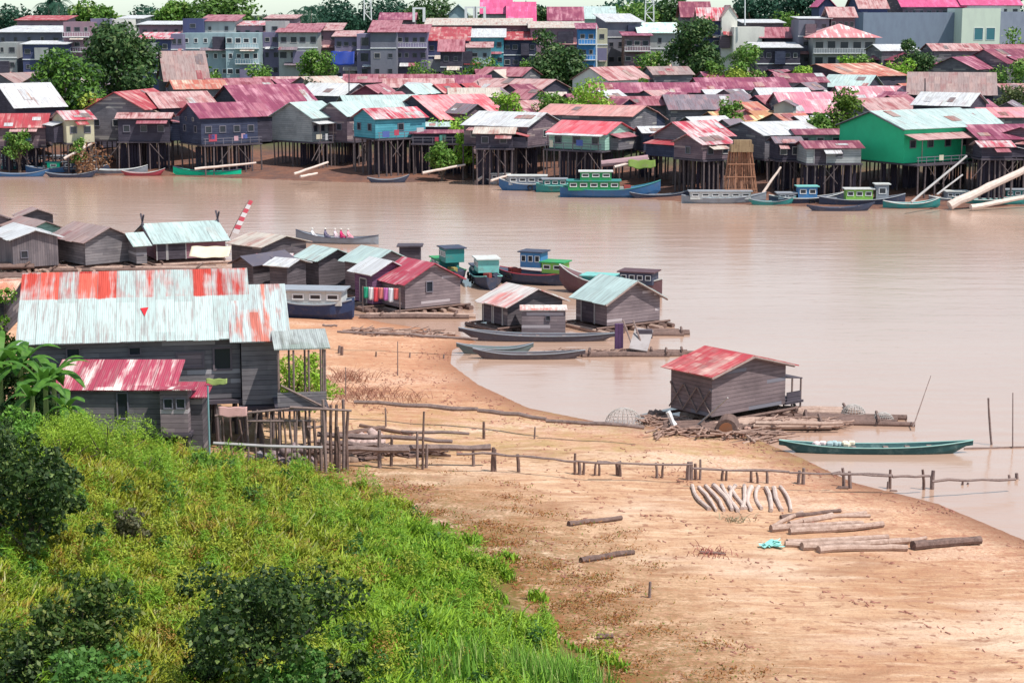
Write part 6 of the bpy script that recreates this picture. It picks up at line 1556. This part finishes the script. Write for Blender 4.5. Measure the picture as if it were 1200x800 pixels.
# near bushes
def nb(px,py,H,W,mat,label,n,leaf,seed,name='bush',cat='bush',crown0=.05,D=None,**k):
    k['nclump']=int(k.get('nclump',14)*2.2); k['rough']=1; b_=G(px,py); return tree(name,b_,H,W,mat,label,n=n,leaf=leaf,seed=seed,cat=cat,trunk=.12,crown0=crown0,**k)
nb(38,655,3.6,3.6,lfNEAR,'large dark glossy leaved bush at the left edge',9000,.2,61,nclump=20,asp=.5)
nb(-12,600,3.2,3.4,lfNEAR,'dark bush cut by the left edge of the photo',6000,.2,62,nclump=16)
nb(298,850,3.9,4.2,lfNEAR,'dark leafy tree at the bottom between grass patches',10000,.16,63,nclump=20,crown0=.4,trunkmat=wood((.012,.01,.012),(.04,.035,.035)),name='small_tree',cat='tree')
nb(355,865,2.4,2.2,leafmat((.03,.09,.015),(.08,.2,.03),(.2,.3,.08),nsc=1.5),'mid green bush touching the dark bottom tree',5000,.16,64,nclump=14)
nb(85,800,2.6,3.0,leafmat((.015,.04,.008),(.06,.11,.015),(.18,.2,.05),nsc=1.5),'loose dark green bush in the lower left grass',7000,.16,65,nclump=18)
nb(110,850,1.7,2.6,leafmat((.03,.1,.015),(.1,.22,.04),nsc=1.5),'low leafy bush at the lower left corner',5000,.16,66,nclump=14)
nb(20,830,1.8,2.0,lfNEAR,'small dark bush in the lower left corner',3000,.16,67,nclump=10)
nb(240,810,1.3,1.3,lfNEAR,'small dark shrub left of the bottom tree',1800,.15,68,nclump=8)
nb(398,835,1.6,1.6,lfNEAR,'small dark shrub right of the bottom tree',2200,.15,69,nclump=8)
nb(70,548,2.0,3.6,leafmat((.14,.26,.02),(.32,.46,.04),nsc=1.0),'bright feathery yellow green bush below the maroon roof',9000,.1,70,nclump=20,asp=.3)
nb(125,545,2.1,3.4,leafmat((.14,.26,.02),(.32,.46,.04),nsc=1.0),'tallest feathery lime bush in front of the lean-to',9000,.1,71,nclump=20,asp=.3)
nb(170,562,1.3,2.6,leafmat((.12,.25,.02),(.3,.44,.04),nsc=1.0),'feathery lime bush left of the outhouse',6000,.1,72,nclump=14,asp=.3)
nb(20,540,1.8,2.6,leafmat((.05,.16,.02),(.16,.32,.04),nsc=1.0),'green bush under the banana plants',5000,.14,73,nclump=14)
nb(262,556,.7,1.2,lfMID,'low green shrub at the foot of the blue grey pole',1500,.12,74,nclump=8)
nb(235,556,.8,1.4,lfMID,'low shrub at the foot of the dark doorway',1500,.12,75,nclump=8)
nb(150,640,1.2,1.4,leafmat((.05,.07,.03),(.14,.12,.06)),'brownish shrub right of the large dark bush',1800,.13,76,nclump=8)
nb(350,499,3.6,3.8,leafmat((.12,.26,.02),(.3,.46,.04)),'lime green bush behind the open veranda',6000,.16,77,nclump=12,crown0=.2)
nb(-4,497,6.2,3.0,leafmat((.06,.18,.02),(.2,.36,.04)),'leafy green tree at the left edge beside the silver roof',5000,.2,78,nclump=14,crown0=.2,name='small_tree',cat='tree')
def ptree(px,D,H,W,mat,label,n,leaf,seed,**k):
    q_=P(px,500,D); return tree('bush',Vector((q_.x,D,gz(q_.x,D))),H,W,mat,label,n=n,leaf=leaf,seed=seed,cat='bush',trunk=.1,rough=1,nclump=34,crown0=.08,**k)
ptree(12,77,4.2,2.4,lfNEAR,'tall dark bush behind the banana plants at the left edge',5000,.2,91)
ptree(45,75,2.4,2.2,lfDARK,'dark green bush filling the gap behind the short banana plants',4000,.18,92)
ptree(80,74,1.5,1.8,leafmat((.06,.14,.02),(.18,.3,.04)),'mid green bush at the left corner of the lean-to',3000,.15,93)
# banana plants
def banana(px,py,H,label,seed,n=10,L=2.3,w_=.42):
    q_=P(px,500,py); b_=Vector((q_.x,py,gz(q_.x,py))); random.seed(seed); root=empty('banana_plant',b_,0,label,'banana plant')
    MB().tube([(0,0,-.2),(.05,0,H)],[.14,.09],8).build('stem',paint((.25,.3,.1),.7,.4),root)
    for k in range(n):
        a=6.283*k/n+random.uniform(-.3,.3); up=random.uniform(.5,1.5); l=L*random.uniform(.7,1.1); m=MB(); prev=None
        for j in range(9):
            u=j/8; c=Vector((math.cos(a)*l*u*.8,math.sin(a)*l*u*.8,H-.1+l*(up*u-.95*u*u))); w2=w_*math.sin(math.pi*min(1,u*.93+.07))**.6*.5; s_=Vector((-math.sin(a),math.cos(a),.0)); 
            cur=(c-s_*w2+Vector((0,0,-w2*.35)),c,c+s_*w2+Vector((0,0,-w2*.35)))
            if prev: m.quad(prev[0],prev[1],cur[1],cur[0]); m.quad(prev[1],prev[2],cur[2],cur[1])
            prev=cur
        m.build('leaf',BAN,root,smooth=True)
    return root
BAN=leafmat((.03,.10,.015),(.10,.24,.03),nsc=.9,trans=.35)
banana(26,74,3.0,'tall banana plant at the left edge of the big house',1)
banana(54,73,2.5,'banana plant right of the tallest one',2)
banana(2,75,3.2,'banana plant cut by the left edge',3)
banana(78,72,1.7,'short banana plant next to the maroon roofed lean-to',4,n=8,L=1.5)
banana(64,74.5,2.9,'banana plant standing against the plank wall of the big house',8)
banana(38,71,2.1,'banana plant in front of the other banana plants',5,n=8,L=1.5)
# brush on the beach right of the big house
def brush(px,py,w_,hh_,mat,label,n,seed,name='dry_brush'):
    rr=np.random.default_rng(seed); g_=G(px,py); m=MB(); random.seed(seed)
    for k in range(n):
        x_=random.gauss(0,w_/3);y_=random.gauss(0,w_/4);z_=gz(g_.x+x_,g_.y+y_)-g_.z; a=random.random()*6.28;l=hh_*random.uniform(.5,1.2)
        m.tube([(x_,y_,z_-.05),(x_+math.cos(a)*l*.4,y_+math.sin(a)*l*.4,z_+l*.5),(x_+math.cos(a)*l*.9,y_+math.sin(a)*l*.9,z_+l*random.uniform(.4,.9))],[.018,.014,.008],3,cap=False)
    return tag(m.build(name,mat,None,g_),label,'brush',kind='stuff')
brn=wood((.18,.07,.05),(.4,.2,.14)); 
brush(425,465,4.5,.6,brn,'dry reddish brush on the slope right of the veranda',330,3)
brush(404,445,2.0,.8,brn,'taller twiggy brush near the leaning stake',120,4)
brush(832,648,1.2,.25,wood((.25,.07,.07),(.4,.15,.12)),'small red brown tangle on the open sand',60,5)
brush(862,610,.8,.3,wood((.2,.17,.1),(.35,.3,.2)),'tiny dry tuft below the row of short logs',40,6)
# beach litter (uncountable)
n_=30000; x=rng.uniform(-8,34,n_); y=rng.uniform(40,112,n_); z_,d=beach(x,y); wv=d+1.6*np.sin(x*.35+y*.2)+.8*np.sin(x*1.1)
band=(np.abs(np.mod(wv,4.6)-2.3)<.45)|((d<2.2)&(rng.random(n_)<.7)); k=(d>.1)&(d<34)&(~inside(x,y,GRASS))&((band&(np.sin(x*.8+y*.5)+np.sin(x*.33-y*.9)+.5*rng.normal(size=n_)>.4))|(rng.random(n_)<.05)); x,y=x[k],y[k]; N=len(x); z=ground_np(x,y)+.015
a=rng.normal(0,.5,N)-.5; l=.03+.1*rng.random(N)**2.5; wd=.008+.02*rng.random(N); h_=.01+.03*rng.random(N)
ca,sa=np.cos(a),np.sin(a); c_=np.stack([x,y,z],1); tx=np.stack([ca*l,sa*l,rng.normal(0,.02,N)],1); ty=np.stack([-sa*wd,ca*wd,0*wd],1); tz=np.stack([0*l,0*l,h_],1)
V=np.stack([c_-tx-ty,c_+tx-ty,c_+tx+ty,c_-tx+ty,c_-tx*.9-ty*.6+tz,c_+tx*.9-ty*.6+tz,c_+tx*.9+ty*.6+tz,c_-tx*.9+ty*.6+tz],1).reshape(-1,3); i=np.arange(N)[:,None]*8
Fq=np.concatenate([i+[4,5,6,7],i+[0,1,5,4],i+[1,2,6,5],i+[2,3,7,6],i+[3,0,4,7]],1).reshape(-1,4)
o=np_mesh('beach_litter',V,Fq,wood((.2,.07,.05),(.42,.2,.15))); tag(o,kind='stuff',label='reddish twigs and bark washed up in lines on the sand',cat='litter')
# small rust coloured weeds at the grass margin
x=rng.uniform(-14,8,260000); y=rng.uniform(44,80,260000); g=seg_dist(x,y,GRASS[:-2]); ins=inside(x,y,GRASS); nn=.8*np.sin(x*1.3+y*.7+1.5*np.sin(y*.9))+.7*np.sin(y*2.6-x*1.1+2*np.sin(x*.8))+.5*np.sin(x*4.1+y*3.3)*np.sin(y*5.7-x)+.5*np.sin(x*.4+.5)
k=(~ins)&(g<7)&(nn+rng.normal(0,.9,len(x))>.55+g*.3); x,y=x[k],y[k]; N=len(x); z=ground_np(x,y)+.02+.12*rng.random(N)
V,Fq=leaves(np.stack([x,y,z],1),unit(rng.normal(size=(N,3))+[0,0,.8]),.05+.09*rng.random(N),.4)
o=np_mesh('rusty_weeds',V,Fq,leafmat((.26,.075,.03),(.36,.17,.05),(.16,.2,.03),nsc=.7)); tag(o,kind='stuff',label='rust brown low weeds along the grass margin',cat='weeds')
